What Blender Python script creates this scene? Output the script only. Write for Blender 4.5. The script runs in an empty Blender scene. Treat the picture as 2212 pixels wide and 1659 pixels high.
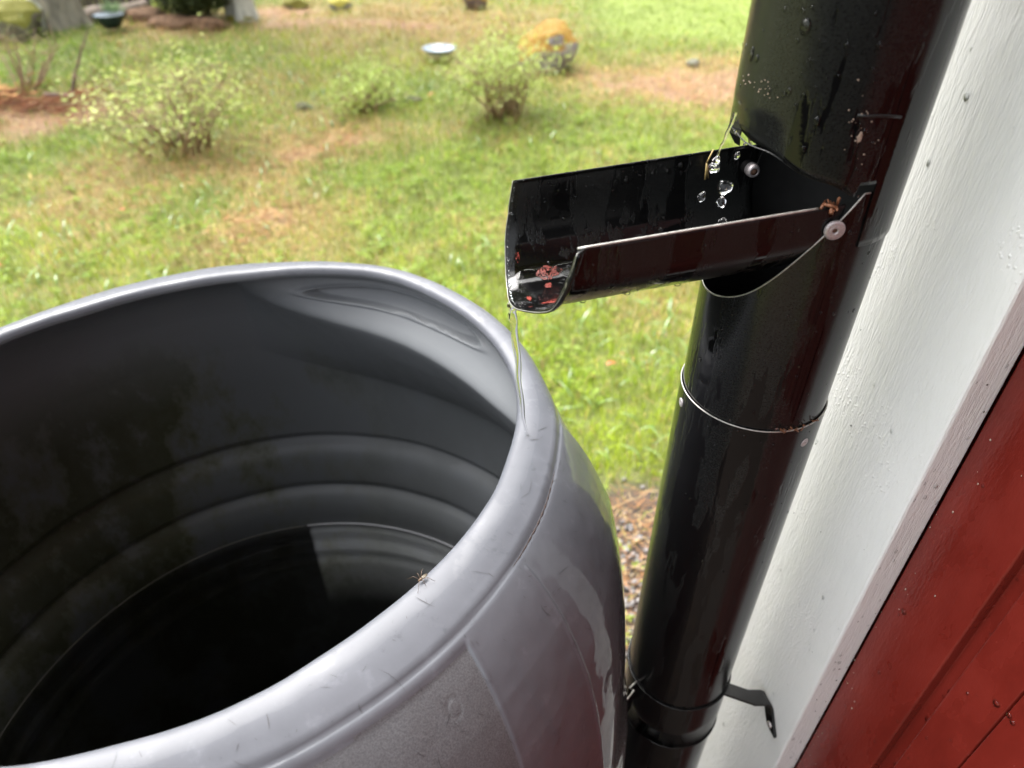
import bpy, bmesh, math, random
import numpy as np
from mathutils import Vector, Matrix, Euler

SC = bpy.context.scene
COL = SC.collection
H = 1.40                      # camera height above the lawn (m)
PITCH = math.radians(38.3)
FPX = 1534.0                  # focal length in units of a 2212-wide picture

# ------------------------------------------------------------------ camera, sky, sun, exposure
cam_d = bpy.data.cameras.new('camera')
cam = bpy.data.objects.new('camera', cam_d); COL.objects.link(cam)
cam_d.sensor_width = 36.0
cam_d.lens = FPX / 2212.0 * 36.0
cam.location = (0, 0, H)
cam.rotation_euler = (math.pi / 2 - PITCH, 0, 0)
cam_d.clip_start = 0.02; cam_d.clip_end = 500
cam_d.dof.use_dof = True
cam_d.dof.focus_distance = 0.47
cam_d.dof.aperture_fstop = 6.8
SC.camera = cam

SUN_EL, SUN_ROT = math.radians(62), math.radians(-40)
world = bpy.data.worlds.new("World"); SC.world = world
world.use_nodes = True
wn = world.node_tree; wn.nodes.clear()
w_out = wn.nodes.new('ShaderNodeOutputWorld')
w_bg = wn.nodes.new('ShaderNodeBackground')
w_sky = wn.nodes.new('ShaderNodeTexSky'); w_sky.sky_type = 'NISHITA'
w_sky.sun_disc = False
w_sky.sun_elevation = SUN_EL; w_sky.sun_rotation = SUN_ROT
w_sky.air_density = 1.0; w_sky.dust_density = 6.0; w_sky.ozone_density = 1.0
w_hs = wn.nodes.new('ShaderNodeHueSaturation'); w_hs.inputs['Saturation'].default_value = 0.22
w_bg.inputs['Strength'].default_value = 0.15
wn.links.new(w_sky.outputs[0], w_hs.inputs['Color'])
wn.links.new(w_hs.outputs[0], w_bg.inputs['Color'])
wn.links.new(w_bg.outputs[0], w_out.inputs['Surface'])

sun_d = bpy.data.lights.new('sun', 'SUN'); sun = bpy.data.objects.new('sun', sun_d); COL.objects.link(sun)
sun_d.energy = 1.5; sun_d.angle = math.radians(70); sun_d.color = (1, 0.97, 0.93)
sd = Vector((math.sin(-SUN_ROT) * -math.cos(SUN_EL), math.cos(SUN_ROT) * math.cos(SUN_EL), math.sin(SUN_EL)))
sun.rotation_euler = sd.to_track_quat('Z', 'Y').to_euler()
sun.location = (-3, 4, 6)

SC.view_settings.view_transform = 'Standard'
SC.view_settings.look = 'None'
SC.view_settings.exposure = 2.04
SC.view_settings.gamma = 1.0
SC.view_settings.use_curve_mapping = False
SC.render.engine = 'CYCLES'
SC.cycles.max_bounces = 10
SC.cycles.transmission_bounces = 8
SC.cycles.glossy_bounces = 5
SC.cycles.caustics_reflective = False
SC.cycles.caustics_refractive = False

# ------------------------------------------------------------------ helpers
rng = np.random.default_rng(7)
random.seed(7)

def ray(px, py):
    dx = px - 1106.0; v = 829.5 - py
    return np.array([dx, FPX * math.cos(PITCH) + v * math.sin(PITCH), -FPX * math.sin(PITCH) + v * math.cos(PITCH)])

def on_z(px, py, z):                       # point of height z (absolute) along a sight line
    r = ray(px, py); k = (z - H) / r[2]; return r * k + np.array([0, 0, H])

def ground_at(px, py):
    p = on_z(px, py, 0.0); p[2] = ground_z(p[0], p[1]); return p

_lat = rng.random((64, 64))
def vnoise(x, y):
    x = np.asarray(x, float); y = np.asarray(y, float)
    xi = np.floor(x).astype(int); yi = np.floor(y).astype(int)
    fx = x - xi; fy = y - yi
    fx = fx * fx * (3 - 2 * fx); fy = fy * fy * (3 - 2 * fy)
    a = _lat[xi % 64, yi % 64]; b = _lat[(xi + 1) % 64, yi % 64]
    c = _lat[xi % 64, (yi + 1) % 64]; d = _lat[(xi + 1) % 64, (yi + 1) % 64]
    return a + (b - a) * fx + (c - a) * fy + (a - b - c + d) * fx * fy

def fbm(x, y, o=4):
    s = 0; a = .5; t = 0
    for i in range(o):
        s = s + a * vnoise(x * 2 ** i + 7.3 * i, y * 2 ** i + 3.1 * i); t += a; a *= .5
    return s / t

def ground_z(x, y):
    d = np.hypot(x, y)
    k = np.clip((d - 1.2) / 2.0, 0, 1)
    return k * (0.10 * (fbm(np.asarray(x) * .9 + 20, np.asarray(y) * .9 + 11, 3) - .5))

def setp(o, label=None, cat=None, group=None, kind=None):
    if label: o['label'] = label
    if cat: o['category'] = cat
    if group: o['group'] = group
    if kind: o['kind'] = kind
    return o

def mesh_obj(name, V, F, mat, parent=None, smooth=True, mats=None, fmat=None, colors=None):
    V = np.asarray(V, float)
    if parent is not None:
        V = V - np.array(parent_world(parent))
    me = bpy.data.meshes.new(name)
    if isinstance(F, np.ndarray) and F.ndim == 2:
        nv, nf, k = len(V), len(F), F.shape[1]
        me.vertices.add(nv); me.vertices.foreach_set('co', V.ravel())
        me.loops.add(nf * k); me.loops.foreach_set('vertex_index', F.ravel().astype(np.int32))
        me.polygons.add(nf); me.polygons.foreach_set('loop_start', np.arange(0, nf * k, k, dtype=np.int32))
        me.polygons.foreach_set('loop_total', np.full(nf, k, np.int32))
        me.update(calc_edges=True); me.validate()
    else:
        me.from_pydata([tuple(v) for v in V], [], [tuple(int(i) for i in f) for f in F])
    if smooth:
        me.polygons.foreach_set('use_smooth', [True] * len(me.polygons))
    for m in (mats or [mat]):
        me.materials.append(m)
    if fmat is not None:
        me.polygons.foreach_set('material_index', np.asarray(fmat, np.int32))
    if colors is not None:
        at = me.color_attributes.new('tint', 'FLOAT_COLOR', 'POINT')
        c = np.ones((len(V), 4)); c[:, :3] = colors
        at.data.foreach_set('color', c.ravel())
    me.update()
    o = bpy.data.objects.new(name, me); COL.objects.link(o)
    if parent is not None:
        o.parent = parent
    return o

_pw = {}
def parent_world(o):
    p = Vector((0, 0, 0))
    while o is not None:
        p += o.location; o = o.parent
    return p

def thing(name, loc, label, cat, group=None):
    o = bpy.data.objects.new(name, None); COL.objects.link(o)
    o.empty_display_size = .05
    o.location = tuple(float(x) for x in loc)
    return setp(o, label, cat, group)

def grid_faces(n, m, close_m=True):        # n rows of m points
    i = np.arange(n - 1)[:, None]; j = np.arange(m if close_m else m - 1)[None, :]
    a = i * m + j; b = i * m + (j + 1) % m
    return np.stack([a, b, b + m, a + m], -1).reshape(-1, 4)

def tube_vf(P, R, seg=8, cap=True, flat=1.0):
    P = np.asarray(P, float); n = len(P)
    R = np.full(n, R) if np.isscalar(R) else np.asarray(R, float)
    T = np.gradient(P, axis=0); T /= np.linalg.norm(T, axis=1)[:, None] + 1e-12
    ref = np.array([0, 0, 1.0]) if abs(T[0, 2]) < .9 else np.array([1.0, 0, 0])
    V = []
    for k in range(n):
        a = np.cross(T[k], ref); na = np.linalg.norm(a)
        if na < 1e-6: a = np.cross(T[k], np.array([0, 1.0, 0])); na = np.linalg.norm(a)
        a /= na; b = np.cross(T[k], a); ref = np.cross(a, T[k])
        th = np.arange(seg) * 2 * math.pi / seg
        V.append(P[k] + R[k] * (np.cos(th)[:, None] * a + flat * np.sin(th)[:, None] * b))
    V = np.concatenate(V); F = [list(f) for f in grid_faces(n, seg)]
    if cap:
        F.append(list(range(seg))[::-1]); F.append([(n - 1) * seg + i for i in range(seg)])
    return V, F

class Bag:                                 # collects pieces of ONE part
    def __init__(s): s.V = []; s.F = []; s.C = []; s.n = 0
    def add(s, V, F, color=None):
        V = np.asarray(V, float)
        s.V.append(V); s.F += [[i + s.n for i in f] for f in F]; s.n += len(V)
        if color is not None: s.C.append(np.tile(color, (len(V), 1)))
    def tube(s, P, R, seg=6, color=None, cap=True): s.add(*tube_vf(P, R, seg, cap), color=color)
    def build(s, name, mat, parent=None, smooth=True):
        return mesh_obj(name, np.concatenate(s.V), s.F, mat, parent, smooth, colors=np.concatenate(s.C) if s.C else None)

def box_vf(lo, hi, ax=None, org=None):
    lo = np.array(lo, float); hi = np.array(hi, float)
    V = np.array([[x, y, z] for z in (lo[2], hi[2]) for y in (lo[1], hi[1]) for x in (lo[0], hi[0])])
    if ax is not None: V = org + V @ ax
    F = [[0, 2, 3, 1], [4, 5, 7, 6], [0, 1, 5, 4], [2, 6, 7, 3], [0, 4, 6, 2], [1, 3, 7, 5]]
    return V, F

def bevel(o, w, seg=2):
    m = o.modifiers.new('bevel', 'BEVEL'); m.width = w; m.segments = seg; m.limit_method = 'ANGLE'; return o

def frame_to(n):
    return Vector(tuple(float(v) for v in n)).to_track_quat('Z', 'Y').to_matrix()

def lathe_vf(prof, seg=24, M=None, org=(0, 0, 0)):
    th = np.arange(seg) * 2 * math.pi / seg
    V = np.concatenate([np.stack([r * np.cos(th), r * np.sin(th), np.full(seg, z)], -1) for r, z in prof])
    F = [list(f) for f in grid_faces(len(prof), seg)]
    if M is not None: V = V @ np.array(M).T
    return V + np.array(org), F

_ico = {}
def ico(sub):
    if sub not in _ico:
        bm = bmesh.new(); bmesh.ops.create_icosphere(bm, subdivisions=sub, radius=1)
        _ico[sub] = (np.array([v.co[:] for v in bm.verts]), [[v.index for v in f.verts] for f in bm.faces]); bm.free()
    return _ico[sub]

# ------------------------------------------------------------------ materials
def mat_new(name):
    m = bpy.data.materials.new(name); m.use_nodes = True
    nt = m.node_tree; b = nt.nodes['Principled BSDF']; return m, nt, b

def N(nt, t, **kw):
    n = nt.nodes.new(t)
    for k, v in kw.items():
        if k in n.inputs: n.inputs[k].default_value = v
        else: setattr(n, k, v)
    return n

def ramp(nt, src, stops):
    r = nt.nodes.new('ShaderNodeValToRGB')
    e = r.color_ramp.elements
    while len(e) > 1: e.remove(e[-1])
    for i, (p, c) in enumerate(stops):
        c = (c, c, c, 1) if np.isscalar(c) else (*c, 1)
        if i == 0: e[0].position = p; e[0].color = c
        else:
            x = e.new(p); x.color = c
    nt.links.new(src, r.inputs[0]); return r

def noise(nt, scale, detail=4, rough=.55, stretch=None, dist=0.0):
    tc = nt.nodes.new('ShaderNodeTexCoord'); mp = nt.nodes.new('ShaderNodeMapping')
    if stretch: mp.inputs['Scale'].default_value = stretch
    n = nt.nodes.new('ShaderNodeTexNoise')
    n.inputs['Scale'].default_value = scale; n.inputs['Detail'].default_value = detail; n.inputs['Roughness'].default_value = rough
    n.inputs['Distortion'].default_value = dist
    nt.links.new(tc.outputs['Object'], mp.inputs['Vector']); nt.links.new(mp.outputs[0], n.inputs['Vector'])
    return n

def bump(nt, b, srcs, link=True):
    prev = None
    for src, dist, st in srcs:
        bp = nt.nodes.new('ShaderNodeBump'); bp.inputs['Distance'].default_value = dist; bp.inputs['Strength'].default_value = st
        nt.links.new(src, bp.inputs['Height'])
        if prev is not None: nt.links.new(prev.outputs[0], bp.inputs['Normal'])
        prev = bp
    if link: nt.links.new(prev.outputs[0], b.inputs['Normal'])
    return prev

def simple(name, col, rough=.5, metal=0, n_scale=None, n_amt=.25, bump_s=None, coat=0):
    m, nt, b = mat_new(name)
    b.inputs['Roughness'].default_value = rough; b.inputs['Metallic'].default_value = metal
    b.inputs['Coat Weight'].default_value = coat; b.inputs['Coat Roughness'].default_value = .05
    c = np.array(col)
    if n_scale:
        n = noise(nt, n_scale)
        r = ramp(nt, n.outputs[0], [(.3, tuple(c * (1 - n_amt))), (.7, tuple(np.minimum(c * (1 + n_amt), .9)))])
        nt.links.new(r.outputs[0], b.inputs['Base Color'])
        if bump_s: bump(nt, b, [(n.outputs[0], bump_s, .6)])
    else:
        b.inputs['Base Color'].default_value = (*c, 1)
    return m

def tinted(name, rough=.4, trans=.0, spec=.5):
    m, nt, b = mat_new(name)
    a = N(nt, 'ShaderNodeAttribute', attribute_name='tint')
    nt.links.new(a.outputs['Color'], b.inputs['Base Color'])
    b.inputs['Roughness'].default_value = rough; b.inputs['Specular IOR Level'].default_value = spec
    if trans > 0:
        t = nt.nodes.new('ShaderNodeBsdfTranslucent'); mx = nt.nodes.new('ShaderNodeMixShader'); mx.inputs[0].default_value = trans
        nt.links.new(a.outputs['Color'], t.inputs['Color'])
        out = nt.nodes['Material Output']
        nt.links.new(b.outputs[0], mx.inputs[1]); nt.links.new(t.outputs[0], mx.inputs[2]); nt.links.new(mx.outputs[0], out.inputs['Surface'])
    return m

def make_black(name, rough=.16):
    m, nt, b = mat_new(name)
    n1 = noise(nt, 26, 5, .6, (1, 1, .35)); n2 = noise(nt, 420, 2); n3 = noise(nt, 30, 6, .62, (1, 1, .16)); n4 = noise(nt, 800, 3)
    # crisp edged runs of water (dark, mirror-smooth) between duller films of dried dust
    k = ramp(nt, n3.outputs[0], [(.475, 0), (.487, 1)])
    dust = ramp(nt, n4.outputs[0], [(.4, (.0085, .009, .0088)), (.72, (.016, .017, .0165)), (.80, (.05, .05, .045))])
    mx = N(nt, 'ShaderNodeMixRGB'); mx.inputs[1].default_value = (.004, .004, .0042, 1)
    nt.links.new(k.outputs[0], mx.inputs[0]); nt.links.new(dust.outputs[0], mx.inputs[2]); nt.links.new(mx.outputs[0], b.inputs['Base Color'])
    r = ramp(nt, n3.outputs[0], [(.475, rough * .35), (.487, rough * 1.2), (.65, rough * 1.7)])
    nt.links.new(r.outputs[0], b.inputs['Roughness'])
    b.inputs['Specular IOR Level'].default_value = .33
    bump(nt, b, [(k.outputs[0], .0005, .25), (n1.outputs[0], .0008, .20), (n2.outputs[0], .0002, .10)])
    return m
M_BLACK = make_black('black_painted_steel', .15)
M_TROUGH = make_black('black_trough_steel', .22)
M_INSIDE = simple('darkened_pipe_inside', (.009, .009, .009), .6, 0, 90, .4)  # darkened, dull inner faces keep the opening from reflecting bright
M_MATT = simple('matt_black_steel', (.004, .004, .004), .25, 0, 200, .4)
M_FOLD = simple('dark_gap', (.006, .006, .006), .5)

def make_barrel():
    m, nt, b = mat_new('grey_barrel_paint')
    n1 = noise(nt, 7, 4, .6); n2 = noise(nt, 300, 3); n3 = noise(nt, 55, 5, .65); n4 = noise(nt, 16, 6, .7)
    c = ramp(nt, n1.outputs[0], [(.3, (.086, .091, .104)), (.7, (.110, .115, .130))])
    sp = ramp(nt, n3.outputs[0], [(.30, .70), (.38, .95), (.60, 1.0), (.72, 1.22)])
    mx = N(nt, 'ShaderNodeMixRGB', blend_type='MULTIPLY'); mx.inputs[0].default_value = 1
    nt.links.new(c.outputs[0], mx.inputs[1]); nt.links.new(sp.outputs[0], mx.inputs[2])
    nt.links.new(mx.outputs[0], b.inputs['Base Color'])
    r = ramp(nt, n4.outputs[0], [(.40, .42), (.5, .52), (.7, .58)])
    nt.links.new(r.outputs[0], b.inputs['Roughness'])
    # a film of rain stays on the upright side; the shoulder has mostly dried
    tc = N(nt, 'ShaderNodeTexCoord'); z = N(nt, 'ShaderNodeSeparateXYZ'); nt.links.new(tc.outputs['Object'], z.inputs[0])
    mr = N(nt, 'ShaderNodeMapRange'); mr.inputs['From Min'].default_value = 1.40 - .372; mr.inputs['From Max'].default_value = 1.40 - .366
    nt.links.new(z.outputs['Z'], mr.inputs['Value'])
    cw = ramp(nt, n4.outputs[0], [(.455, .40), (.468, .04)])
    n6 = noise(nt, 24, 6, .75, (1, 1, .35)); wb = ramp(nt, n6.outputs[0], [(.30, .25), (.315, 1.0), (.60, 1.0), (.615, .55)])
    wm = N(nt, 'ShaderNodeMixRGB'); nt.links.new(wb.outputs[0], wm.inputs[1])
    n7 = noise(nt, 30, 6, .75); lz = N(nt, 'ShaderNodeMath', operation='MULTIPLY_ADD'); lz.inputs[1].default_value = .0016
    nt.links.new(n7.outputs[0], lz.inputs[0]); nt.links.new(z.outputs['Z'], lz.inputs[2])
    lr = N(nt, 'ShaderNodeMapRange'); lr.inputs['From Min'].default_value = 1.0414; lr.inputs['From Max'].default_value = 1.0416
    nt.links.new(lz.outputs[0], lr.inputs['Value'])
    ladd = N(nt, 'ShaderNodeMath', operation='MULTIPLY_ADD', use_clamp=True); ladd.inputs[1].default_value = .42
    nt.links.new(lr.outputs[0], ladd.inputs[0]); nt.links.new(cw.outputs[0], ladd.inputs[2]); nt.links.new(ladd.outputs[0], wm.inputs[2])
    nt.links.new(mr.outputs[0], wm.inputs[0]); nt.links.new(wm.outputs[0], b.inputs['Coat Weight'])
    rm = N(nt, 'ShaderNodeMapRange'); rm.inputs['To Min'].default_value = .035; rm.inputs['To Max'].default_value = .28
    nt.links.new(mr.outputs[0], rm.inputs['Value']); nt.links.new(rm.outputs[0], b.inputs['Coat Roughness'])
    b.inputs['Specular IOR Level'].default_value = .20; b.inputs['Coat IOR'].default_value = 1.36
    bump(nt, b, [(n2.outputs[0], .0002, .22), (n3.outputs[0], .0008, .10)])
    return m
M_BARREL = make_barrel()

def make_panel():
    m, nt, b = mat_new('grey_barrel_grain')
    n2 = noise(nt, 900, 4, .7); n1 = noise(nt, 60, 4, .6, (1, 1, .2))
    c = ramp(nt, n2.outputs[0], [(.35, (.062, .064, .069)), (.65, (.112, .114, .121))])
    nt.links.new(c.outputs[0], b.inputs['Base Color'])
    b.inputs['Roughness'].default_value = .5
    bump(nt, b, [(n2.outputs[0], .0004, .45), (n1.outputs[0], .0006, .2)])
    return m
M_PANEL = make_panel()

def make_inner():
    m, nt, b = mat_new('dark_barrel_inside')
    n1 = noise(nt, 9, 6, .68, (1, 1, .6)); n2 = noise(nt, 40, 5, .6); n3 = noise(nt, 200, 2)
    c = ramp(nt, n1.outputs[0], [(.42, (.135, .143, .150)), (.49, (.11, .113, .084)), (.54, (.055, .058, .026)), (.62, (.075, .078, .05)), (.68, (.14, .146, .14))])
    z = N(nt, 'ShaderNodeSeparateXYZ'); tc = N(nt, 'ShaderNodeTexCoord'); nt.links.new(tc.outputs['Object'], z.inputs[0])
    # slime film grows on the lower, always damp part of the wall
    zr = N(nt, 'ShaderNodeMapRange'); zr.inputs['From Min'].default_value = .84; zr.inputs['From Max'].default_value = .95
    zr.inputs['To Min'].default_value = 1; zr.inputs['To Max'].default_value = 0
    nt.links.new(z.outputs['Z'], zr.inputs['Value'])
    mx = N(nt, 'ShaderNodeMixRGB'); mx.inputs[1].default_value = (.135, .143, .150, 1)
    nt.links.new(zr.outputs[0], mx.inputs[0]); nt.links.new(c.outputs[0], mx.inputs[2]); st = N(nt, 'ShaderNodeAttribute', attribute_name='stain'); sm = N(nt, 'ShaderNodeMath', operation='MULTIPLY'); nt.links.new(zr.outputs[0], sm.inputs[0]); nt.links.new(st.outputs['Fac'], sm.inputs[1]); nt.links.new(sm.outputs[0], mx.inputs[0])
    at = N(nt, 'ShaderNodeAttribute', attribute_name='tint'); m2 = N(nt, 'ShaderNodeMixRGB', blend_type='MULTIPLY'); m2.inputs[0].default_value = 1
    nt.links.new(mx.outputs[0], m2.inputs[1]); nt.links.new(at.outputs['Color'], m2.inputs[2]); nt.links.new(m2.outputs[0], b.inputs['Base Color'])
    b.inputs['Specular IOR Level'].default_value = .3; r = ramp(nt, n1.outputs[0], [(.4, .42), (.6, .58)])
    nt.links.new(r.outputs[0], b.inputs['Roughness'])
    bump(nt, b, [(n2.outputs[0], .0008, .12), (n3.outputs[0], .0003, .12)])
    return m
M_INNER = make_inner()

def make_white():
    m, nt, b = mat_new('white_board_paint')
    n1 = noise(nt, 130, 6, .72, (1, 1, .22)); n2 = noise(nt, 560, 4, .65, (1, 1, .14)); n3 = noise(nt, 12, 3)
    v = N(nt, 'ShaderNodeTexVoronoi', feature='F1'); v.inputs['Scale'].default_value = 260
    tc = N(nt, 'ShaderNodeTexCoord'); nt.links.new(tc.outputs['Object'], v.inputs['Vector'])
    pm = ramp(nt, v.outputs['Distance'], [(.0, 1), (.2, .6), (.34, 0)])
    gate = ramp(nt, n3.outputs[0], [(.50, 0), (.7, .8)])
    ml = N(nt, 'ShaderNodeMath', operation='MULTIPLY'); nt.links.new(pm.outputs[0], ml.inputs[0]); nt.links.new(gate.outputs[0], ml.inputs[1])
    c = ramp(nt, n3.outputs[0], [(.3, (.83, .84, .82)), (.7, (.88, .88, .865))])
    nt.links.new(c.outputs[0], b.inputs['Base Color'])
    b.inputs['Roughness'].default_value = .38
    bump(nt, b, [(n1.outputs[0], .0022, .40), (n2.outputs[0], .0014, .55), (ml.outputs[0], .0010, .7)])
    return m
M_WHITE = make_white()

def make_red():
    m, nt, b = mat_new('red_cladding_paint')
    n1 = noise(nt, 70, 5, .6, (1, 1, .12)); n2 = noise(nt, 380, 3, .6, (1, 1, .4)); n3 = noise(nt, 10, 5, .7, (1, 1, .5))
    c = ramp(nt, n3.outputs[0], [(.33, (.130, .0135, .0090)), (.55, (.185, .0190, .0125)), (.70, (.215, .026, .018))])
    nt.links.new(c.outputs[0], b.inputs['Base Color'])
    r = ramp(nt, n3.outputs[0], [(.42, .16), (.55, .34)])
    nt.links.new(r.outputs[0], b.inputs['Roughness'])
    bump(nt, b, [(n1.outputs[0], .0020, .35), (n2.outputs[0], .0009, .4)])
    return m
M_RED = make_red()
M_ALU = simple('rivet_aluminium', (.50, .46, .46), .45, .6, 1200, .25, .0004)
M_RUST = simple('rivet_core_rust', (.10, .05, .03), .7, .2, 900, .3)
M_EDGE = simple('bare_cut_edge', (.42, .41, .38), .35, .6, 300, .3)
def make_smear():
    m, nt, b = mat_new('red_paint_smear'); n = noise(nt, 420, 5, .75, (1, .5, 1)); n2 = noise(nt, 900, 3)
    c = ramp(nt, n2.outputs[0], [(.3, (.15, .022, .016)), (.7, (.30, .05, .034))]); nt.links.new(c.outputs[0], b.inputs['Base Color'])
    k = ramp(nt, n.outputs[0], [(.43, 0), (.53, .9)]); nt.links.new(k.outputs[0], b.inputs['Alpha']); b.inputs['Roughness'].default_value = .4; return m
M_REDPAINT = make_smear()
M_OLDRED = simple('red_paint_smear', (.25, .035, .022), .45, 0, 500, .45)
M_BEIGE = simple('beige_scab', (.32, .24, .19), .7, 0, 400, .35)
M_DEBRIS = simple('brown_debris', (.16, .06, .025), .6, 0, 500, .4)
M_STRAW = simple('straw', (.45, .33, .13), .5, 0, 200, .3)
M_SCRATCH = simple('grey_scratch', (.05, .05, .054), .6)

def make_water(name, rough=0.0):
    m, nt, b = mat_new(name)
    b.inputs['Base Color'].default_value = (1, 1, 1, 1); b.inputs['Roughness'].default_value = rough
    b.inputs['IOR'].default_value = 1.33; b.inputs['Transmission Weight'].default_value = 1.0
    return m
M_WATER = make_water('clear_water')
def make_bead():
    m, nt, b = mat_new('rain_bead_water'); nt.nodes.remove(b)
    t = nt.nodes.new('ShaderNodeBsdfTransparent'); t.inputs[0].default_value = (.97, .98, .98, 1)
    g = N(nt, 'ShaderNodeBsdfGlossy'); g.inputs['Roughness'].default_value = .02
    f = N(nt, 'ShaderNodeFresnel'); f.inputs['IOR'].default_value = 1.38
    mx = nt.nodes.new('ShaderNodeMixShader')
    nt.links.new(f.outputs[0], mx.inputs[0]); nt.links.new(t.outputs[0], mx.inputs[1]); nt.links.new(g.outputs[0], mx.inputs[2])
    nt.links.new(mx.outputs[0], nt.nodes['Material Output'].inputs['Surface']); return m
M_BEAD = make_bead()
def make_pool():
    m, nt, b = mat_new('dark_rain_water')
    n = noise(nt, 14, 2)
    b.inputs['Base Color'].default_value = (.004, .0045, .003, 1); b.inputs['Roughness'].default_value = .015; b.inputs['IOR'].default_value = 1.33
    bump(nt, b, [(n.outputs[0], .002, .05)])
    return m
def make_pool2():
    m, nt, b = mat_new('rain_water_surface'); nt.nodes.remove(b)
    n = noise(nt, 10, 2); bp = nt.nodes.new('ShaderNodeBump'); bp.inputs['Distance'].default_value = .002; bp.inputs['Strength'].default_value = .06
    nt.links.new(n.outputs[0], bp.inputs['Height'])
    t = nt.nodes.new('ShaderNodeBsdfTransparent'); t.inputs[0].default_value = (.84, .83, .82, 1)
    g = N(nt, 'ShaderNodeBsdfGlossy'); g.inputs['Roughness'].default_value = .01
    f = N(nt, 'ShaderNodeFresnel'); f.inputs['IOR'].default_value = 1.33
    nt.links.new(bp.outputs[0], g.inputs['Normal']); nt.links.new(bp.outputs[0], f.inputs['Normal'])
    mx = nt.nodes.new('ShaderNodeMixShader')
    nt.links.new(f.outputs[0], mx.inputs[0]); nt.links.new(t.outputs[0], mx.inputs[1]); nt.links.new(g.outputs[0], mx.inputs[2])
    nt.links.new(mx.outputs[0], nt.nodes['Material Output'].inputs['Surface']); return m
M_POOL = make_pool2()
M_BLADE = tinted('grass_blades', .42, .38, .28)
M_LEAF = tinted('shrub_leaves', .38, .42, .35)
M_TINT = tinted('matt_tinted', .8, 0, .3)

def make_ground():
    m, nt, b = mat_new('lawn_soil')
    a = N(nt, 'ShaderNodeAttribute', attribute_name='tint')
    n = noise(nt, 60, 6, .7); n2 = noise(nt, 9, 4)
    r = ramp(nt, n.outputs[0], [(.3, .55), (.7, 1.35)])
    mx = N(nt, 'ShaderNodeMixRGB', blend_type='MULTIPLY'); mx.inputs[0].default_value = 1
    nt.links.new(a.outputs['Color'], mx.inputs[1]); nt.links.new(r.outputs[0], mx.inputs[2]); nt.links.new(mx.outputs[0], b.inputs['Base Color'])
    b.inputs['Roughness'].default_value = .8
    bump(nt, b, [(n.outputs[0], .02, .6)])
    return m
M_GROUND = make_ground()

def make_rock(name, stone, moss, thr):
    m, nt, b = mat_new(name)
    n = noise(nt, 16, 6, .7); n2 = noise(nt, 5, 5, .6); n3 = noise(nt, 70, 4)
    c = ramp(nt, n.outputs[0], [(.3, tuple(np.array(stone) * .6)), (.7, tuple(np.array(stone) * 1.25))])
    cm = ramp(nt, n3.outputs[0], [(.3, tuple(np.array(moss) * .6)), (.7, tuple(np.array(moss) * 1.2))])
    g = N(nt, 'ShaderNodeNewGeometry'); s = N(nt, 'ShaderNodeSeparateXYZ'); nt.links.new(g.outputs['Normal'], s.inputs[0])
    ad = N(nt, 'ShaderNodeMath', operation='MULTIPLY_ADD'); ad.inputs[1].default_value = 1.2
    nt.links.new(n2.outputs[0], ad.inputs[0]); nt.links.new(s.outputs['Z'], ad.inputs[2])
    k = ramp(nt, ad.outputs[0], [(max(0, thr - .06), 0), (min(1, thr + .06), 1)])
    mx = N(nt, 'ShaderNodeMixRGB'); nt.links.new(k.outputs[0], mx.inputs[0]); nt.links.new(c.outputs[0], mx.inputs[1]); nt.links.new(cm.outputs[0], mx.inputs[2])
    nt.links.new(mx.outputs[0], b.inputs['Base Color']); b.inputs['Roughness'].default_value = .75
    bump(nt, b, [(n.outputs[0], .02, .5)])
    return m
def make_bark(name, base):
    m, nt, b = mat_new(name)
    n = noise(nt, 14, 6, .7, (1, 1, .25)); n2 = noise(nt, 30, 4)
    bs = np.array(base)
    c = ramp(nt, n.outputs[0], [(.35, tuple(bs * .4)), (.5, tuple(bs)), (.65, tuple(bs * 1.35))])
    nt.links.new(c.outputs[0], b.inputs['Base Color']); b.inputs['Roughness'].default_value = .8
    bump(nt, b, [(n.outputs[0], .03, .8)])
    return m

# ------------------------------------------------------------------ ground
# patches of dry straw / needle litter on the lawn: (pixel of the photo -> place on the ground, radius)
def patch(px, py, r): p = on_z(px, py, 0); return (p[0], p[1], r)
DRY = [patch(620, 310, .55), patch(740, 300, .35), patch(600, 470, .40), patch(250, 385, .45), patch(1400, 165, .6), patch(1530, 165, .7),
       patch(1330, 180, .5), patch(640, 40, 1.0), patch(760, 60, .9), patch(900, 30, 1.0), patch(960, 75, .8), patch(440, 350, .35),
       patch(520, 520, .25), patch(90, 250, .5), patch(330, 60, .5), patch(430, 60, .6), patch(1050, 60, .8)]
LITTER = [(.10, .85, .24), (.24, .72, .30), (.30, 1.02, .20), (.33, 1.2, .15), (.1, .15, .55), (-.5, -.35, .8), (.4, -.6, .8), (-.2, -1.2, .9)]  # unseen entries under and behind the viewer are added to darken the pipe's reflection

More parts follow.
